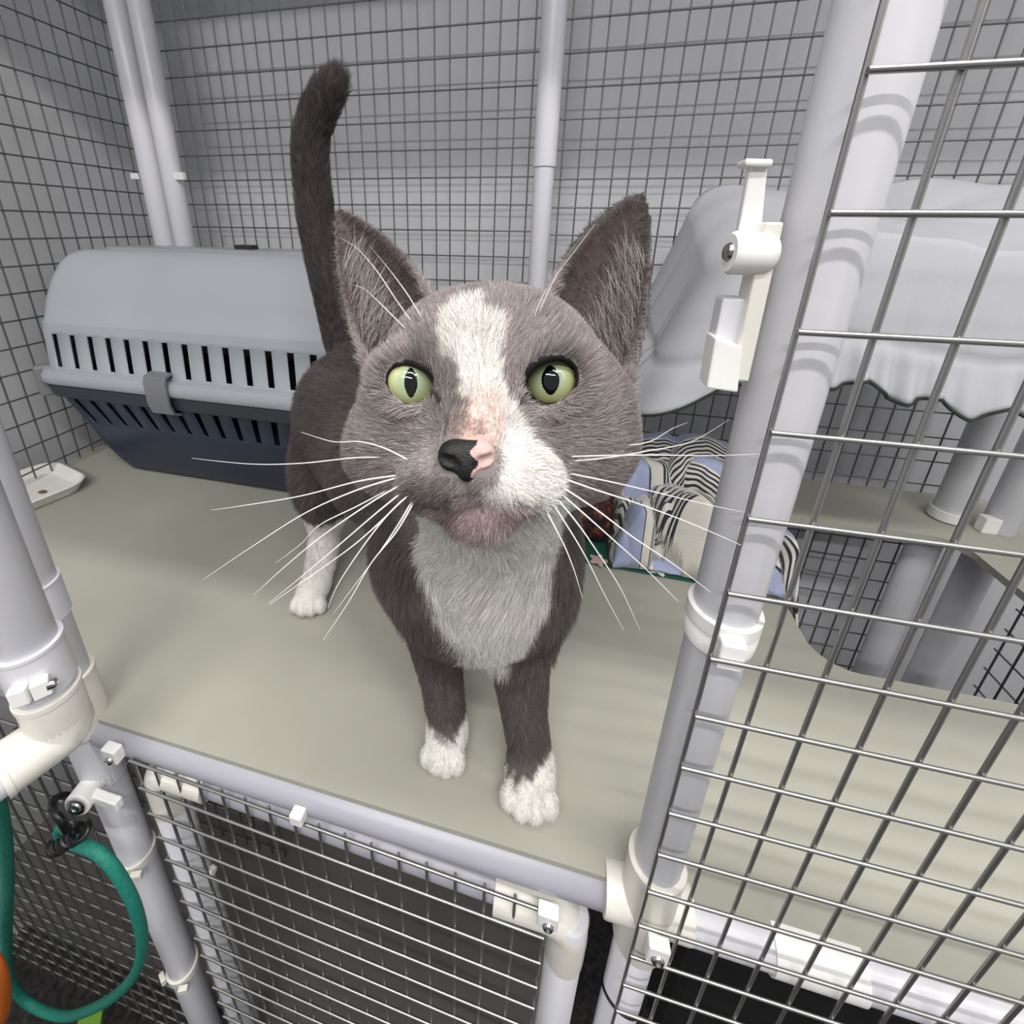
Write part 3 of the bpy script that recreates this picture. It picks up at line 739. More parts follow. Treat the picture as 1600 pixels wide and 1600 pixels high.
def cone(a, b, ra, rb, k=.010):
    a = np.array(a, float); b = np.array(b, float); m = max(ra, rb)
    sl_, X_, Y_, Z_ = sub(np.minimum(a, b) - m, np.maximum(a, b) + m, k + .006)
    ab = b - a; L2 = ab @ ab
    t_ = np.clip(((X_ - a[0]) * ab[0] + (Y_ - a[1]) * ab[1] + (Z_ - a[2]) * ab[2]) / L2, 0, 1)
    d = np.sqrt((X_ - a[0] - t_ * ab[0]) ** 2 + (Y_ - a[1] - t_ * ab[1]) ** 2 + (Z_ - a[2] - t_ * ab[2]) ** 2) - (ra + (rb - ra) * t_)
    FG[sl_] = smin(FG[sl_], d.astype(np.float32), k)
def chain(P, r, k=.010):                          # tapered limb: plain union of its pieces, blended into the body once
    P = np.array(P, float); m = max(r)
    sl_, X_, Y_, Z_ = sub(P.min(0) - m, P.max(0) + m, k + .006)
    best = None
    for i in range(len(P) - 1):
        a, ab = P[i], P[i + 1] - P[i]; L2 = ab @ ab
        t_ = np.clip(((X_ - a[0]) * ab[0] + (Y_ - a[1]) * ab[1] + (Z_ - a[2]) * ab[2]) / L2, 0, 1)
        d = np.sqrt((X_ - a[0] - t_ * ab[0]) ** 2 + (Y_ - a[1] - t_ * ab[1]) ** 2 + (Z_ - a[2] - t_ * ab[2]) ** 2) - (r[i] + (r[i + 1] - r[i]) * t_)
        best = d if best is None else np.minimum(best, d)
    FG[sl_] = smin(FG[sl_], best.astype(np.float32), k)
def carve_line(P, r, k=.002):
    for a, b in zip(P[:-1], P[1:]):
        a = np.array(a, float); b = np.array(b, float)
        sl_, X_, Y_, Z_ = sub(np.minimum(a, b) - r, np.maximum(a, b) + r, .006)
        ab = b - a; L2 = ab @ ab
        t_ = np.clip(((X_ - a[0]) * ab[0] + (Y_ - a[1]) * ab[1] + (Z_ - a[2]) * ab[2]) / L2, 0, 1)
        d = np.sqrt((X_ - a[0] - t_ * ab[0]) ** 2 + (Y_ - a[1] - t_ * ab[1]) ** 2 + (Z_ - a[2] - t_ * ab[2]) ** 2) - r
        FG[sl_] = -smin(-FG[sl_], d.astype(np.float32), k)

# trunk
ell((-.043, .216, .146), (.045, .042, .047), .02)
chain([(-.055, .245, .165), (-.115, .285, .172), (-.165, .330, .172)], [.050, .056, .055], .02)
ell((-.176, .345, .180), (.052, .052, .052), .02)
ell((-.080, .232, .145), (.025, .034, .044), .018)
ell((-.010, .226, .148), (.024, .034, .042), .018)
# hind legs
ell((-.208, .335, .120), (.029, .046, .055), .018)
chain([(-.216, .330, .085), (-.214, .322, .052), (-.2125, .300, .016)], [.024, .0135, .0130], .012)
ell((-.130, .380, .115), (.029, .046, .055), .018)
chain([(-.125, .370, .085), (-.122, .362, .052), (-.120, .338, .016)], [.024, .0135, .0130], .012)
# front legs
chain([(-.082, .228, .128), (-.0725, .219, .088), (-.0625, .209, .045), (-.0570, .203, .014)], [.027, .0185, .0130, .0122], .012)
chain([(-.014, .222, .125), (-.0130, .212, .088), (-.0060, .201, .045), (.0005, .196, .014)], [.026, .0185, .0132, .0124], .012)
PAWS = []
def paw(x, y, w, yaw):
    c, s = math.cos(yaw), math.sin(yaw)
    rot = [[c, s, 0], [-s, c, 0], [0, 0, 1]]
    ell((x, y, .0124), (w, w * 1.25, .0118), .008, rot)
    for i, o_ in enumerate((-.78, -.27, .27, .78)):
        f_ = w * (1.02 if abs(o_) < .5 else .78)
        tx_ = x + c * o_ * w + s * f_; ty_ = y + s * o_ * w - c * f_
        ell((tx_, ty_, .0082), (w * .36, w * .46, .0076), .0022, rot)
paw(-.0555, .1945, .0128, .03); paw(.0010, .1875, .0152, .06); paw(-.2120, .287, .0142, .25); paw(-.120, .328, .0142, .3)
# tail
TAIL_PX = [(548, 560), (530, 480), (508, 405), (494, 340), (488, 290), (485, 250), (486, 215), (496, 180), (508, 152), (519, 135), (526, 124)]
TAIL = [np.array((-.192, .372, .200))] + [at_y(a_, b_, .372 - .010 * i / 10) for i, (a_, b_) in enumerate(TAIL_PX[1:])]
chain(TAIL, [.0235, .0185, .0156, .0143, .0137, .0133, .0130, .0127, .0120, .0104, .0074], .008)
# neck and head
cone(at_d(768, 660, .222), (-.045, .226, .160), .040, .046, .025)
cone(at_d(765, 760, .205), (-.043, .208, .155), .032, .038, .02)
ell(at_d(766, 580, .204), (.0470, .0350, .042), .014, HROT)
ell(at_d(768, 630, .192), (.0480, .0330, .032), .014, HROT)
ell(at_d(641, 662, .195), (.0175, .0225, .024), .014, HROT)
ell(at_d(910, 660, .195), (.0200, .0250, .026), .014, HROT)
ell(at_d(762, 535, .186), (.0320, .0190, .018), .012, HROT)
cone(at_d(757, 560, .178), at_d(742, 678, .1510), .0165, .0105, .010)
ell(at_d(762, 730, .185), (.0330, .0220, .026), .014, HROT)
ell(at_d(690, 752, .1560), (.0150, .0112, .0130), .007, HROT)
ell(at_d(803, 748, .1560), (.0160, .0118, .0130), .007, HROT)
ell(at_d(735, 725, .1500), (.0105, .0095, .0110), .007, HROT)
ell(at_d(750, 800, .1620), (.0140, .0088, .0130), .006, HROT)
for s_ in ((612, 700), (905, 705)): ell(at_d(s_[0], s_[1], .198), (.018, .018, .02), .014, HROT)
carve_line([at_d(650, 785, .1475), at_d(690, 797, .1445), at_d(733, 778, .1420)], .0012)
carve_line([at_d(733, 778, .1420), at_d(780, 796, .1440), at_d(840, 785, .1470)], .0012)
carve_line([at_d(731, 748, .1400), at_d(733, 778, .1410)], .0010)
# brows over the eyes
EYES = [dict(c=at_d(642, 598, .1790), a=.0089, b=.0074, tilt=math.radians(26), inner=+1), dict(c=at_d(860, 594, .1790), a=.0098, b=.0080, tilt=math.radians(-24), inner=-1)]
ER = .0118
for e in EYES: ell(e['c'], (ER + .0023,) * 3, .007)
def ear(outer, inner, tip, cup, k=.007):
    o_, i_, t_ = (np.array(v) for v in (outer, inner, tip))
    B = (o_ + i_) / 2; eu = (i_ - o_) / 2; ev = t_ - B
    w = np.cross(eu, ev); w /= np.linalg.norm(w)
    if w @ HT < 0: w = -w
    Mi = np.linalg.inv(np.stack([eu, ev, w], 1)); W0 = np.linalg.norm(eu)
    pts_ = np.stack([o_, i_, t_, B - w * .03, B + w * .012, o_ - .25 * ev, i_ - .25 * ev])
    sl_, X_, Y_, Z_ = sub(pts_.min(0), pts_.max(0), .012)
    dx_, dy_, dz_ = X_ - B[0], Y_ - B[1], Z_ - B[2]
    a_, b_, c_ = [Mi[i][0] * dx_ + Mi[i][1] * dy_ + Mi[i][2] * dz_ for i in range(3)]
    bb = np.clip(b_, 0, 1)
    g = np.clip(1 - bb ** 1.75, 0, 1) ** .92 + .015
    d_out = (np.abs(a_) - g) * W0 * .8
    q = np.clip(np.abs(a_) / np.maximum(g, .08), 0, 1.3)
    c0 = -cup * (1 - .75 * bb) * (1 - q ** 2)
    d_sh = np.abs(c_ - c0) - (.0024 - .0008 * bb)
    ht = np.linalg.norm(ev)
    d = -smin(-d_out, -d_sh, .0025)
    d = -smin(-d, -(np.maximum(b_ - 1.0, -.28 - b_) * ht * .9), .002)
    FG[sl_] = smin(FG[sl_], d.astype(np.float32), k)
    return dict(B=B, Mi=Mi, cup=cup, w=w, ev=ev, eu=eu)
EARS = [ear(at_d(560, 552, .203), at_d(664, 440, .208), at_d(520, 318, .226), .016), ear(at_d(992, 580, .203), at_d(866, 432, .208), at_d(1014, 294, .226), .018)]
# eye openings
for e in EYES:
    g_ = C0 - e['c']; g_ /= np.linalg.norm(g_)
    gx = HX - g_ * (HX @ g_); gx /= np.linalg.norm(gx); gy = np.cross(g_, gx)
    if gy @ HU < 0: gy = -gy
    ct, st_ = math.cos(e['tilt']), math.sin(e['tilt'])
    ax = gx * ct - gy * st_; ay = gx * st_ + gy * ct
    e.update(g=g_, gx=gx, gy=gy, ax=ax, ay=ay)
    sl_, X_, Y_, Z_ = sub(e['c'] - .03, e['c'] + .03, .004)
    dx_, dy_, dz_ = X_ - e['c'][0], Y_ - e['c'][1], Z_ - e['c'][2]
    p_ = ax[0] * dx_ + ax[1] * dy_ + ax[2] * dz_; q_ = ay[0] * dx_ + ay[1] * dy_ + ay[2] * dz_; z_ = g_[0] * dx_ + g_[1] * dy_ + g_[2] * dz_
    hb = np.where(q_ > 0, e['b'] * .80, e['b'] * 1.08)
    k0 = np.sqrt((p_ / e['a']) ** 2 + (q_ / hb) ** 2)
    d_cut = np.maximum((k0 - 1) * e['b'], -z_)
    FG[sl_] = -smin(-FG[sl_], d_cut.astype(np.float32), .0014)

def surface_nets(F_, lo, h):
    ins = F_ < 0
    s_ = [slice(None, -1), slice(1, None)]
    cnt = np.zeros(np.array(F_.shape) - 1, np.int8)
    for i in (0, 1):
        for j in (0, 1):
            for k in (0, 1): cnt += ins[s_[i], s_[j], s_[k]]
    act = np.argwhere((cnt > 0) & (cnt < 8))
    n = len(act); idx = np.full(cnt.shape, -1, np.int32); idx[act[:, 0], act[:, 1], act[:, 2]] = np.arange(n)
    cor = np.array([(i, j, k) for i in (0, 1) for j in (0, 1) for k in (0, 1)])
    val = np.stack([F_[act[:, 0] + c[0], act[:, 1] + c[1], act[:, 2] + c[2]] for c in cor], 1)
    acc = np.zeros((n, 3)); w = np.zeros(n)
    for a in range(8):
        for b in range(a + 1, 8):
            if np.abs(cor[a] - cor[b]).sum() != 1: continue
            va, vb = val[:, a], val[:, b]; m = (va < 0) != (vb < 0)
            t_ = np.where(m, va / np.where(m, va - vb, 1), 0)
            acc += np.where(m[:, None], cor[a] + t_[:, None] * (cor[b] - cor[a]), 0); w += m
    P = lo + h * (act + acc / w[:, None])
    quads = []
    for ax_ in range(3):
        o1, o2 = [(1, 2), (2, 0), (0, 1)][ax_]
        sa_ = [slice(None)] * 3; sb_ = [slice(None)] * 3
        sa_[ax_] = slice(None, -1); sb_[ax_] = slice(1, None)
        e1 = ins[tuple(sa_)]; e2 = ins[tuple(sb_)]
        ed = np.argwhere(e1 != e2)
        ok = (ed[:, o1] > 0) & (ed[:, o2] > 0) & (ed[:, o1] < idx.shape[o1]) & (ed[:, o2] < idx.shape[o2])
        ed = ed[ok]
        flip = e1[ed[:, 0], ed[:, 1], ed[:, 2]]
        def cell(d1, d2):
            c = ed.copy(); c[:, o1] -= d1; c[:, o2] -= d2; return idx[c[:, 0], c[:, 1], c[:, 2]]
        q = np.stack([cell(1, 1), cell(0, 1), cell(0, 0), cell(1, 0)], 1)
        q = np.where(flip[:, None], q, q[:, ::-1]); quads.append(q)
    return P, np.concatenate(quads)
VP, QD = surface_nets(FG, LO, VX)
def nrm(v): return v / (np.linalg.norm(v, axis=-1, keepdims=True) + 1e-12)
for _ in range(2):                                # light relaxation
    acc = np.zeros_like(VP); w_ = np.zeros(len(VP))
    for i in range(4):
        np.add.at(acc, QD[:, i], VP[QD[:, (i + 1) % 4]]); np.add.at(w_, QD[:, i], 1)
    VP = VP * .6 + .4 * acc / w_[:, None]
fn = np.cross(VP[QD[:, 2]] - VP[QD[:, 0]], VP[QD[:, 3]] - VP[QD[:, 1]])
VN = np.zeros_like(VP)
for i in range(4): np.add.at(VN, QD[:, i], fn)
VN = nrm(VN)

# --- surface lookup along a line of sight, to root eyes, nose and whiskers
def sdf_at(p):
    i = np.clip(np.round((p - LO) / VX).astype(int), 0, NG - 1); return FG[i[0], i[1], i[2]]
def hit(px, py, d0=.10, d1=.30):
    for d in np.arange(d0, d1, .0008):
        if sdf_at(at_d(px, py, d)) < 0: return d
    return .16

def sp(px, py, inset=.001): return at_d(px, py, hit(px, py) + inset)
# --- coat: colour and fur length as functions of the place on the body
def cap_dist(P, pts_, r):
    best = np.full(len(P), 9.0)
    for i in range(len(pts_) - 1):
        a, b = np.array(pts_[i]), np.array(pts_[i + 1]); ab = b - a
        t_ = np.clip((P - a) @ ab / (ab @ ab), 0, 1)
        best = np.minimum(best, np.linalg.norm(P - a - t_[:, None] * ab, axis=1) - (r[i] + (r[i + 1] - r[i]) * t_))
    return best
NOSE = at_d(729, 714, .1400)
HEADC = at_d(765, 620, .200)
def noise3(P, s, seed):
    r = np.random.default_rng(seed); v = np.zeros(len(P))
    for _ in range(6):
        k = r.normal(size=3); k = k / np.linalg.norm(k) * s * r.uniform(.7, 1.4); v += np.sin(P @ k + r.uniform(0, 6.28))
    return v / 3.5
def ss(x, a, b):
    t_ = np.clip((x - a) / (b - a), 0, 1); return t_ * t_ * (3 - 2 * t_)
def coat(P, rim=True):
    n_ = len(P)
    j = noise3(P, 900, 1) * .0018 + noise3(P, 300, 2) * .0015
    grey = np.array([.295, .262, .255]); dark = np.array([.105, .090, .087])
    head = ss(-np.linalg.norm(P - HEADC, axis=1), -.085, -.055)
    up_ = ss(P[:, 2], .02, .12)
    col = dark[None] * (1 - head[:, None]) + grey[None] * head[:, None]
    # darker fur behind the ears' edge and on the tail, dark patch between the eyes
    tail_ = (P[:, 0] < -.12) & (P[:, 2] > .225)
    col = np.where(tail_[:, None], col * .72, col)
    pd = cap_dist(P, [sp(668, 560), sp(700, 620), sp(712, 665)], [.006, .0075, .006])
    col = col * (1 - .38 * ss(-pd + j, -.002, .004))[:, None]
    md_ = cap_dist(P, [sp(655, 770), sp(700, 785)], [.006, .006])
    col = col * (1 - .5 * ss(-md_ + j, -.002, .003))[:, None]
    # white: blaze, right of the muzzle, bib
    d = np.minimum(cap_dist(P, [sp(728, 505), sp(732, 525), sp(745, 565), sp(750, 610)], [.0085, .0118, .0078, .0070]),
                   cap_dist(P, [sp(750, 610), sp(775, 655), sp(808, 700), sp(836, 735)], [.0075, .0072, .0095, .0115]))
    d = np.minimum(d, cap_dist(P, [sp(836, 738), sp(792, 762)], [.0115, .0075]))
    bib = cap_dist(P, [sp(775, 855, .004), sp(772, 930, .002), sp(775, 980), sp(768, 1020)], [.037, .030, .019, .008])
    d = np.minimum(d, bib)
    # paws and lower hind leg
    zl = np.where(P[:, 1] > .24, .074 + .25 * (P[:, 1] - .30), np.where(P[:, 0] > -.02, .0240 + .45 * (P[:, 0] - .002), .0230))
    zl = np.where(P[:, 2] > .11, -1, zl)
    d = np.minimum(d, P[:, 2] - zl)
    w = ss(-(d + j), -.0016, .0016)
    white = np.array([.72, .695, .66])
    col = col * (1 - w[:, None]) + white * w[:, None]
    for a_, b_ in (((676, 614), (692, 636)), ((820, 612), (806, 634))):          # dark tear lines
        td = cap_dist(P, [sp(*a_), sp(*b_)], [.0016, .0007]); k = .85 * ss(-td, -.0012, .0004); col = col * (1 - k[:, None])
    # thin pink skin on the bridge, chin
    pk = cap_dist(P, [sp(758, 635), sp(752, 668)], [.006, .008])
    k = .55 * ss(-(pk + j), -.004, .004); col = col * (1 - k[:, None]) + np.array([.62, .42, .36]) * k[:, None]
    ch = cap_dist(P, [sp(715, 812), sp(785, 808)], [.0085, .0085])
    k = .75 * ss(-(ch + j), -.003, .003); col = col * (1 - k[:, None]) + np.array([.30, .22, .215]) * k[:, None]
    # ears: bare pinkish brown inside
    for E_ in EARS:
        q = (P - E_['B']) @ E_['Mi'].T
        inside = (q[:, 1] > -.1) & (q[:, 1] < .95) & (np.abs(q[:, 0]) < .86 * np.clip(1 - np.clip(q[:, 1], 0, 1) ** 1.75, 0, 1)) & (q[:, 2] > -E_['cup'] * (1 - .75 * np.clip(q[:, 1], 0, 1)) * (1 - (q[:, 0] / np.maximum(.1, 1 - np.clip(q[:, 1], 0, 1) ** 1.75)) ** 2) - .0004) & (q[:, 2] < .02)
        col = np.where(inside[:, None], np.array([.080, .060, .057]), col)
    # black lid rims
    for e in EYES:
        v = P - e['c']; p_ = v @ e['ax']; q_ = v @ e['ay']; z_ = v @ e['g']
        k0 = np.sqrt((p_ / e['a']) ** 2 + (q_ / e['b']) ** 2)
        k = ss(-k0, -1.17, -1.11) * (z_ > 0) * (1 if rim else 0)
        col = col * (1 - k[:, None]) + np.array([.012, .010, .010]) * k[:, None]
    return col
VC = coat(VP)

cat = empty('cat', (-.09, .26, 0), 'grey and white cat with green eyes standing on the shelf facing the camera', 'cat')
me = bpy.data.meshes.new('body')
me.vertices.add(len(VP)); me.vertices.foreach_set('co', VP.astype(np.float32).ravel())
me.loops.add(len(QD) * 4); me.loops.foreach_set('vertex_index', QD.astype(np.int32).ravel())
me.polygons.add(len(QD)); me.polygons.foreach_set('loop_start', (np.arange(len(QD)) * 4).astype(np.int32))
me.polygons.foreach_set('use_smooth', np.ones(len(QD), bool))
me.update(calc_edges=True); me.validate()
at_ = me.color_attributes.new('coat', 'FLOAT_COLOR', 'POINT')
at_.data.foreach_set('color', np.concatenate([VC, np.ones((len(VC), 1))], 1).astype(np.float32).ravel())
def coat_material(name, rough, spec, hair=False):
    m = mat(name, (.2, .2, .2), rough, spec=spec)
    nt = m.node_tree; b = nt.nodes['Principled BSDF']
    a_ = nt.nodes.new('ShaderNodeAttribute'); a_.attribute_name = 'coat'
    nt.links.new(a_.outputs['Color'], b.inputs['Base Color'])
    return m
link('body', me, coat_material('cat_skin_and_coat', .75, .2), cat)

# --- fur strands
def fur():
    ar = np.linalg.norm(fn, axis=1) * .5
    qc = VP[QD].mean(1)
    dep = (qc - C0) @ R3[2]
    wgt = ar * np.clip(.24 / dep, .5, 1.6) ** 2
    vis = ((C0 - qc) * nrm(fn)).sum(1) > -.12          # the far side of the body gets a thinner coat
    wgt = wgt * np.where(vis, 1, .35)
    Nf = 420000
    r = np.random.default_rng(3)
    q = r.choice(len(QD), Nf, p=wgt / wgt.sum())
    s_, t_ = r.random(Nf)[:, None], r.random(Nf)[:, None]
    mixq = lambda A: (A[QD[q, 0]] * (1 - s_) + A[QD[q, 1]] * s_) * (1 - t_) + (A[QD[q, 3]] * (1 - s_) + A[QD[q, 2]] * s_) * t_
    P = mixq(VP); Nn = nrm(mixq(VN))
    head = ss(-np.linalg.norm(P - HEADC, axis=1), -.080, -.060)
    tail_ = ((P[:, 0] < -.12) & (P[:, 2] > .215) & (P[:, 1] > .33)).astype(float)
    leg = ss(-P[:, 2], -.11, -.085)
    flow_h = nrm(P - at_d(735, 690, .150) + HU * .004)
    chest = ss(-np.linalg.norm(P - np.array([-.04, .19, .14]), axis=1), -.075, -.05)
    flow_b = np.array([-.55, .45, -.55])[None] * (1 - chest[:, None]) + np.array([0.0, -.25, -1.0])[None] * chest[:, None]
    flow = flow_b * (1 - leg[:, None]) + np.array([0, .1, -1.0])[None] * leg[:, None]
    flow = flow * (1 - tail_[:, None]) + np.array([.02, 0, 1.0])[None] * tail_[:, None]
    flow = nrm(flow) * (1 - head[:, None]) + flow_h * head[:, None]
    flow = flow + np.stack([noise3(P, 120, 11), noise3(P, 120, 12), noise3(P, 120, 13)], 1) * .25 + np.stack([noise3(P, 800, 14), noise3(P, 800, 15), noise3(P, 800, 16)], 1) * .28 + r.normal(size=P.shape) * .13
    tan = flow - Nn * (flow * Nn).sum(1)[:, None]; tan = nrm(tan)
    ln = .0115 * (1 - head) + .0068 * head
    ln = np.where(leg > .5, .0058, ln) + chest * .0055 * (1 - head) - tail_ * .002
    ln = np.where(P[:, 2] < .028, .0032, ln)
    dn = np.linalg.norm(P - NOSE, axis=1)
    ln = ln * (.38 + .62 * ss(dn, .012, .045))
    lift = .42 + .1 * chest - .10 * tail_
    keep = np.ones(Nf, bool)
    for e in EYES:
        v = P - e['c']; p_ = v @ e['ax']; q_ = v @ e['ay']; z_ = v @ e['g']
        k0 = np.sqrt((p_ / e['a']) ** 2 + (q_ / e['b']) ** 2)
        keep &= ~((k0 < 1.10) & (z_ > 0)); ln = np.where((k0 < 2.2) & (z_ > 0), np.maximum(ln, .0042), ln)
        # hair around the lids lies away from the eye
        out = v - np.outer(v @ e['g'], e['g']); near = ss(-k0, -1.9, -1.2) * (z_ > 0)
        lift = lift + .5 * near; tan = nrm(tan + nrm(out) * near[:, None] * .8)
    v = P - NOSE
    keep &= ~((np.abs(v @ HX) < .0080) & (np.abs(v @ HU) < .0056) & (v @ HT > -.008))
    light = np.ones(Nf)
    for E_ in EARS:
        q_ = (P - E_['B']) @ E_['Mi'].T
        b_ = np.clip(q_[:, 1], 0, 1); g_ = np.maximum(.1, 1 - b_ ** 1.75)
        onear = (q_[:, 1] > -.05) & (q_[:, 1] < 1.05) & (np.abs(q_[:, 0]) < g_ + .1) & (np.abs(q_[:, 2]) < .022)
        ins_ = onear & (np.abs(q_[:, 0]) < .88 * g_) & ((Nn * E_['w']).sum(1) > .1)
        ln = np.where(onear, .0032, ln)
        ln = np.where(ins_, .0030, ln); keep &= ~(ins_ & (r.random(Nf) > .5))
    ln = ln * r.uniform(.65, 1.25, Nf)
    P, Nn, tan, ln, lift = P[keep], Nn[keep], tan[keep], ln[keep], (lift if np.ndim(lift) == 0 else lift[keep])
    col = coat(P, False)
    # long pale tufts inside the ears
    TP, TN, TT, TL, TC = [], [], [], [], []
    for E_, sgn in zip(EARS, (-1, 1)):
        for _ in range(420):
            b_ = r.uniform(-.05, .62) ; a_ = -r.uniform(.15, .86) * (1 - max(b_, 0) ** 1.75)
            c0 = -E_['cup'] * (1 - .75 * max(b_, 0)) * (1 - (a_ / max(.1, 1 - max(b_, 0) ** 1.75)) ** 2)
            p = E_['B'] + E_['eu'] * a_ + E_['ev'] * b_ + E_['w'] * (c0 + .0016)
            TP.append(p); TN.append(E_['w']); d_ = nrm(E_['eu']) * r.uniform(.5, 1.1) + nrm(E_['ev']) * r.uniform(-.1, .6) + r.normal(size=3) * .15
            TT.append(nrm(d_)); TL.append(r.uniform(.007, .018)); TC.append(np.array([.42, .38, .37]) * r.uniform(.5, 1.2))
    P = np.concatenate([P, TP]); Nn = np.concatenate([Nn, TN]); tan = np.concatenate([tan, TT]); ln = np.concatenate([ln, TL]); col = np.concatenate([col, TC])
    lift = np.concatenate([lift, np.full(len(TP), .45)])
    n = len(P)
    var = r.normal(1, .26, n)[:, None] + noise3(P, 260, 31)[:, None] * .10
    pale = (r.random(n) < .10)[:, None]
    col = np.clip(col * np.clip(var, .55, 1.5) * np.where(pale, 1.7, 1), 0, .9)
    K = 5
    pts = np.zeros((n, K, 3)); rad = np.zeros((n, K))
    d0 = nrm(tan + Nn * lift[:, None] * 1.5); d1 = nrm(tan + Nn * lift[:, None] * .25)
    cur = P - Nn * .0006
    for i in range(K):
        f = i / (K - 1)
        pts[:, i] = cur
        rad[:, i] = .000105 * (1 - .82 * f ** 1.5)
        cur = cur + (d0 * (1 - f) + d1 * f) * (ln / (K - 1))[:, None]
    hc_ = bpy.data.hair_curves.new('fur'); hc_.add_curves([K] * n)
    hc_.position_data.foreach_set('vector', pts.astype(np.float32).ravel())
    ra_ = hc_.attributes.get('radius') or hc_.attributes.new('radius', 'FLOAT', 'POINT')
    ra_.data.foreach_set('value', rad.astype(np.float32).ravel())
    ca_ = hc_.attributes.new('coat', 'FLOAT_COLOR', 'CURVE')
    ca_.data.foreach_set('color', np.concatenate([col, np.ones((n, 1))], 1).astype(np.float32).ravel())
    o = bpy.data.objects.new('fur', hc_); COL.objects.link(o); hc_.materials.append(coat_material('cat_fur', .55, .35))
    attach(o, cat); o['kind'] = 'stuff'
    return n
fur()

# --- eyes
def eye_material():
    m = mat('green_iris', (.3, .4, .1), .03, spec=.6, coat=1.0)
    nt = m.node_tree; b = nt.nodes['Principled BSDF']; N = nt.nodes.new; Lk = nt.links.new
    tc = N('ShaderNodeTexCoord'); sp = N('ShaderNodeSeparateXYZ'); Lk(tc.outputs['Object'], sp.inputs[0])
    def mm(op, a, bv=None):
        n = N('ShaderNodeMath'); n.operation = op
        for i, v in enumerate((a, bv)):
            if v is None: continue
            if isinstance(v, (int, float)): n.inputs[i].default_value = v
            else: Lk(v, n.inputs[i])
        return n.outputs[0]
    r_ = mm('MULTIPLY', mm('SQRT', mm('ADD', mm('POWER', sp.outputs[0], 2), mm('POWER', sp.outputs[1], 2))), 1 / ER)
    nz = N('ShaderNodeTexNoise'); nz.inputs['Scale'].default_value = 420; Lk(tc.outputs['Object'], nz.inputs['Vector'])
    rr_ = mm('ADD', r_, mm('MULTIPLY', mm('SUBTRACT', nz.outputs[0], .5), .16))
    rp = N('ShaderNodeValToRGB'); Lk(rr_, rp.inputs[0]); cr = rp.color_ramp
    cr.elements[0].position = .20; cr.elements[0].color = (.33, .43, .30, 1); cr.elements[1].position = .90; cr.elements[1].color = (.012, .012, .008, 1)
    for p_, c_ in ((.45, (.40, .48, .27, 1)), (.68, (.50, .52, .25, 1)), (.78, (.30, .31, .14, 1)), (.83, (.02, .02, .012, 1))):
        e = cr.elements.new(p_); e.color = c_
    Lk(rp.outputs[0], b.inputs['Base Color']); return m
M_EYE = eye_material(); M_PUP = mat('pupil_black', (.002, .002, .003), .03, spec=.6, coat=1.0)
for e, pw in zip(EYES, (.0026, .0036)):
    bm = bmesh.new(); bmesh.ops.create_uvsphere(bm, u_segments=48, v_segments=32, radius=ER)
    for f in bm.faces: f.smooth = True
    me = bpy.data.meshes.new('eye'); bm.to_mesh(me); bm.free()
    o = link('eye', me, M_EYE); o.parent = cat
    M3 = Matrix(((e['gx'][0], e['gy'][0], e['g'][0]), (e['gx'][1], e['gy'][1], e['g'][1]), (e['gx'][2], e['gy'][2], e['g'][2])))
    o.rotation_mode = 'QUATERNION'; o.rotation_quaternion = M3.to_quaternion(); o.location = Vector(e['c']) - cat.location
    o['label'] = 'yellow green eye with a dark slit pupil'
    V = [(0, 0, ER * 1.006)]; nr, ns = 6, 28
    for i in range(1, nr + 1):
        for k in range(ns):
            t_ = 2 * math.pi * k / ns; x = pw * math.cos(t_) * i / nr; y = .0060 * math.sin(t_) * i / nr
            x *= (1 - .35 * (abs(y) / .0060) ** 2)
            rr_ = ER * (1.006 if i < nr else .998)
            V.append((x, y, math.sqrt(rr_ ** 2 - x * x - y * y)))
    F_ = [(0, 1 + k, 1 + (k + 1) % ns) for k in range(ns)] + [(1 + (i - 1) * ns + k, 1 + i * ns + k, 1 + i * ns + (k + 1) % ns, 1 + (i - 1) * ns + (k + 1) % ns) for i in range(1, nr) for k in range(ns)]
    me = MB().add(V, F_).mesh('pupil'); p = bpy.data.objects.new('pupil', me); me.materials.append(M_PUP); COL.objects.link(p); p.parent = o

def nose_mat():
    m = coat_material('nose_leather', .55, .35); nt = m.node_tree
    tc = nt.nodes.new('ShaderNodeTexCoord'); v = nt.nodes.new('ShaderNodeTexVoronoi'); v.inputs['Scale'].default_value = 1500
    bp = nt.nodes.new('ShaderNodeBump'); bp.inputs['Strength'].default_value = .5; bp.inputs['Distance'].default_value = .0004
    nt.links.new(tc.outputs['Object'], v.inputs['Vector']); nt.links.new(v.outputs[0], bp.inputs['Height']); nt.links.new(bp.outputs[0], nt.nodes['Principled BSDF'].inputs['Normal'])
    return m
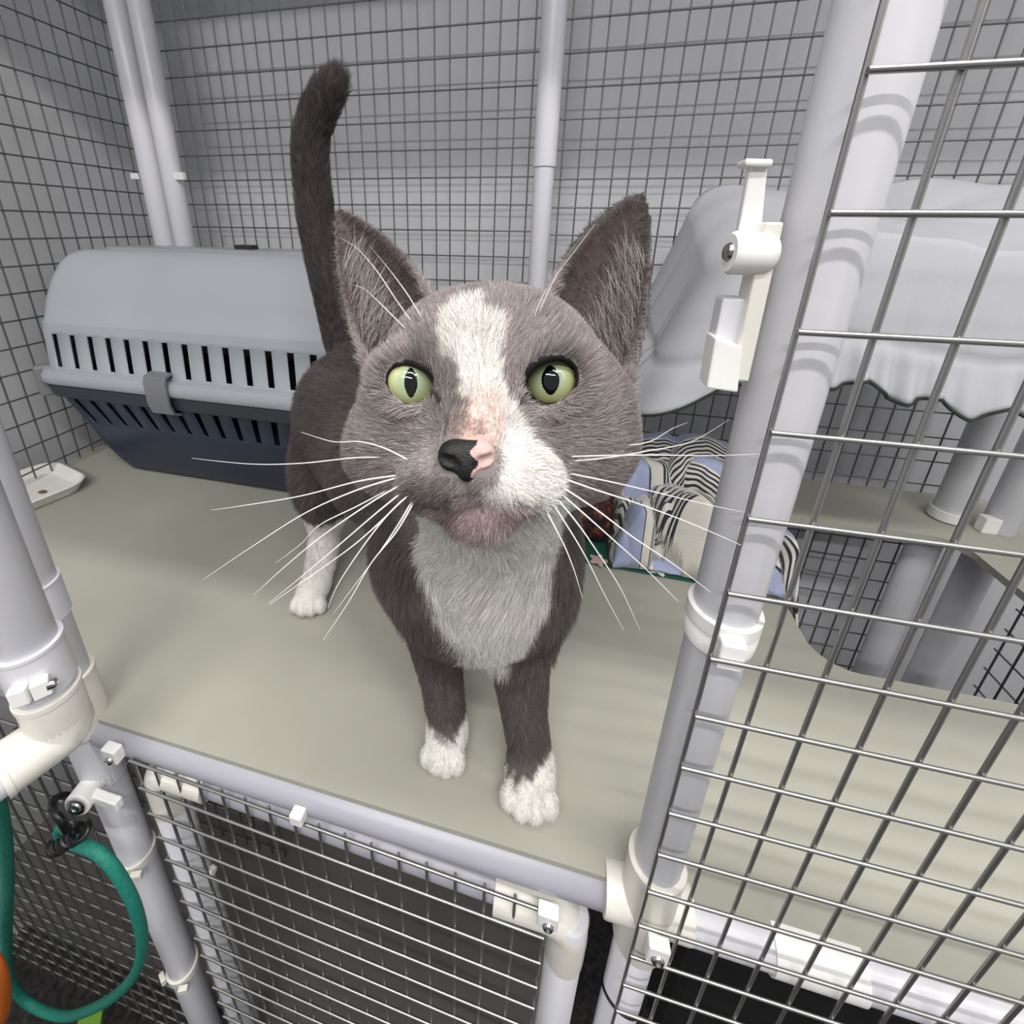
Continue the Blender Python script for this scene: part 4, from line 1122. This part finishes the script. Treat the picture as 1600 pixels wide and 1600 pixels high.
# --- nose leather: left part black, right part pink
def nose():
    global FG, LO, NG, GX, VX
    keepg = (FG, LO, NG, GX, VX)
    VX = .0005; LO = NOSE - .016; NG = np.array([65, 65, 65]); FG = np.full(NG, .02, np.float32); GX = [(LO[i] + VX * np.arange(NG[i])).astype(np.float32) for i in range(3)]
    q = lambda x, y, z: NOSE + HX * x + HU * y + HT * z
    ell(q(0, .0022, -.0022), (.0078, .0036, .0042), .004, HROT)
    ell(q(-.0050, -.0004, -.0014), (.0040, .0042, .0042), .003, HROT)
    ell(q(.0050, .0000, -.0014), (.0040, .0042, .0042), .003, HROT)
    ell(q(0, -.0030, -.0004), (.0034, .0048, .0034), .003, HROT)
    for s_ in (-1, 1):
        carve_line([q(s_ * .0036, -.0026, .0034), q(s_ * .0048, -.0012, .0030), q(s_ * .0078, -.0002, .0016)], .0015, .0012)
    carve_line([q(0, .0005, .0040), q(0, -.0085, .0034)], .0005, .001)
    P, Q = surface_nets(FG, LO, VX)
    c_ = np.where((((P - NOSE) @ HX + .0012 * np.sin((P - NOSE) @ HU * 900)) < .0024)[:, None], np.array([.010, .008, .009]), np.array([.52, .35, .33]))
    FG, LO, NG, GX, VX = keepg
    me = bpy.data.meshes.new('nose'); me.from_pydata(P.tolist(), [], Q.tolist()); me.polygons.foreach_set('use_smooth', [True] * len(Q))
    a_ = me.color_attributes.new('coat', 'FLOAT_COLOR', 'POINT'); a_.data.foreach_set('color', np.concatenate([c_, np.ones((len(c_), 1))], 1).astype(np.float32).ravel())
    o = link('nose', me, nose_mat(), cat); o['label'] = 'half black, half pink nose'
nose()

# --- whiskers: (pixels of the run, how far the tip swings away from the face)
M_WH = mat('white_whisker', (.85, .84, .82), .35)
WH = [([(632, 716), (560, 715), (470, 724), (390, 725), (300, 716)], .012), ([(628, 742), (560, 752), (470, 775), (380, 790), (330, 797)], .018),
      ([(630, 744), (560, 765), (480, 800), (400, 850), (318, 905)], .004), ([(636, 752), (580, 785), (500, 840), (440, 890), (396, 930)], .006),
      ([(640, 760), (590, 800), (520, 860), (460, 910), (420, 942)], .012), ([(648, 766), (610, 800), (570, 850), (530, 910), (512, 950)], .000),
      ([(640, 770), (600, 810), (555, 850), (500, 890), (420, 945)], .000), ([(652, 775), (620, 830), (580, 880), (545, 940), (505, 1000)], .006),
      ([(650, 772), (625, 815), (595, 860), (565, 900), (520, 960)], .012), ([(640, 720), (600, 700), (560, 690), (520, 690), (470, 675)], .012),
      ([(620, 758), (560, 790), (500, 820), (470, 850), (430, 880)], .014),
      ([(872, 714), (940, 712), (1020, 711), (1110, 712), (1197, 709)], -.028), ([(880, 738), (950, 752), (1020, 768), (1090, 785), (1165, 801)], -.020),
      ([(872, 745), (930, 765), (1000, 788), (1080, 818), (1158, 852)], -.018), ([(872, 757), (930, 795), (990, 840), (1050, 880), (1110, 925)], -.010),
      ([(868, 764), (915, 805), (960, 845), (1010, 890), (1060, 940)], -.004), ([(862, 770), (900, 815), (935, 865), (970, 920), (1000, 985)], .010),
      ([(856, 776), (885, 820), (915, 870), (945, 930), (975, 985)], .014), ([(846, 784), (865, 820), (885, 860), (900, 900), (910, 935)], .004),
      ([(960, 694), (990, 695), (1020, 688), (1050, 670), (1075, 660)], .004), ([(880, 722), (950, 715), (1010, 705), (1080, 690), (1140, 655)], -.012),
      ([(650, 512), (620, 470), (590, 425), (560, 390), (532, 372)], -.020), ([(664, 506), (640, 465), (615, 430), (595, 405), (578, 385)], -.022),
      ([(640, 520), (615, 495), (590, 470), (570, 452), (552, 445)], -.016), ([(836, 506), (850, 470), (870, 430), (892, 400), (930, 350)], -.020), ([(832, 508), (840, 480), (852, 455), (862, 440), (872, 425)], -.014)]
for run, sw in WH:
    d0 = hit(*run[0]); P = []
    for i, (a_, b_) in enumerate(run):
        f = i / 4
        P.append(at_d(a_, b_, d0 + .0006 + sw * f ** 1.3 + (-.002 if i == 0 else 0) * -1))
    pts_ = smooth_path(P, 7); n_ = len(pts_)
    MB().ring_tube(pts_, [0.00029 * (1 - .85 * (i / (n_ - 1)) ** 1.3) for i in range(n_)], 6).build('whisker', M_WH, cat)
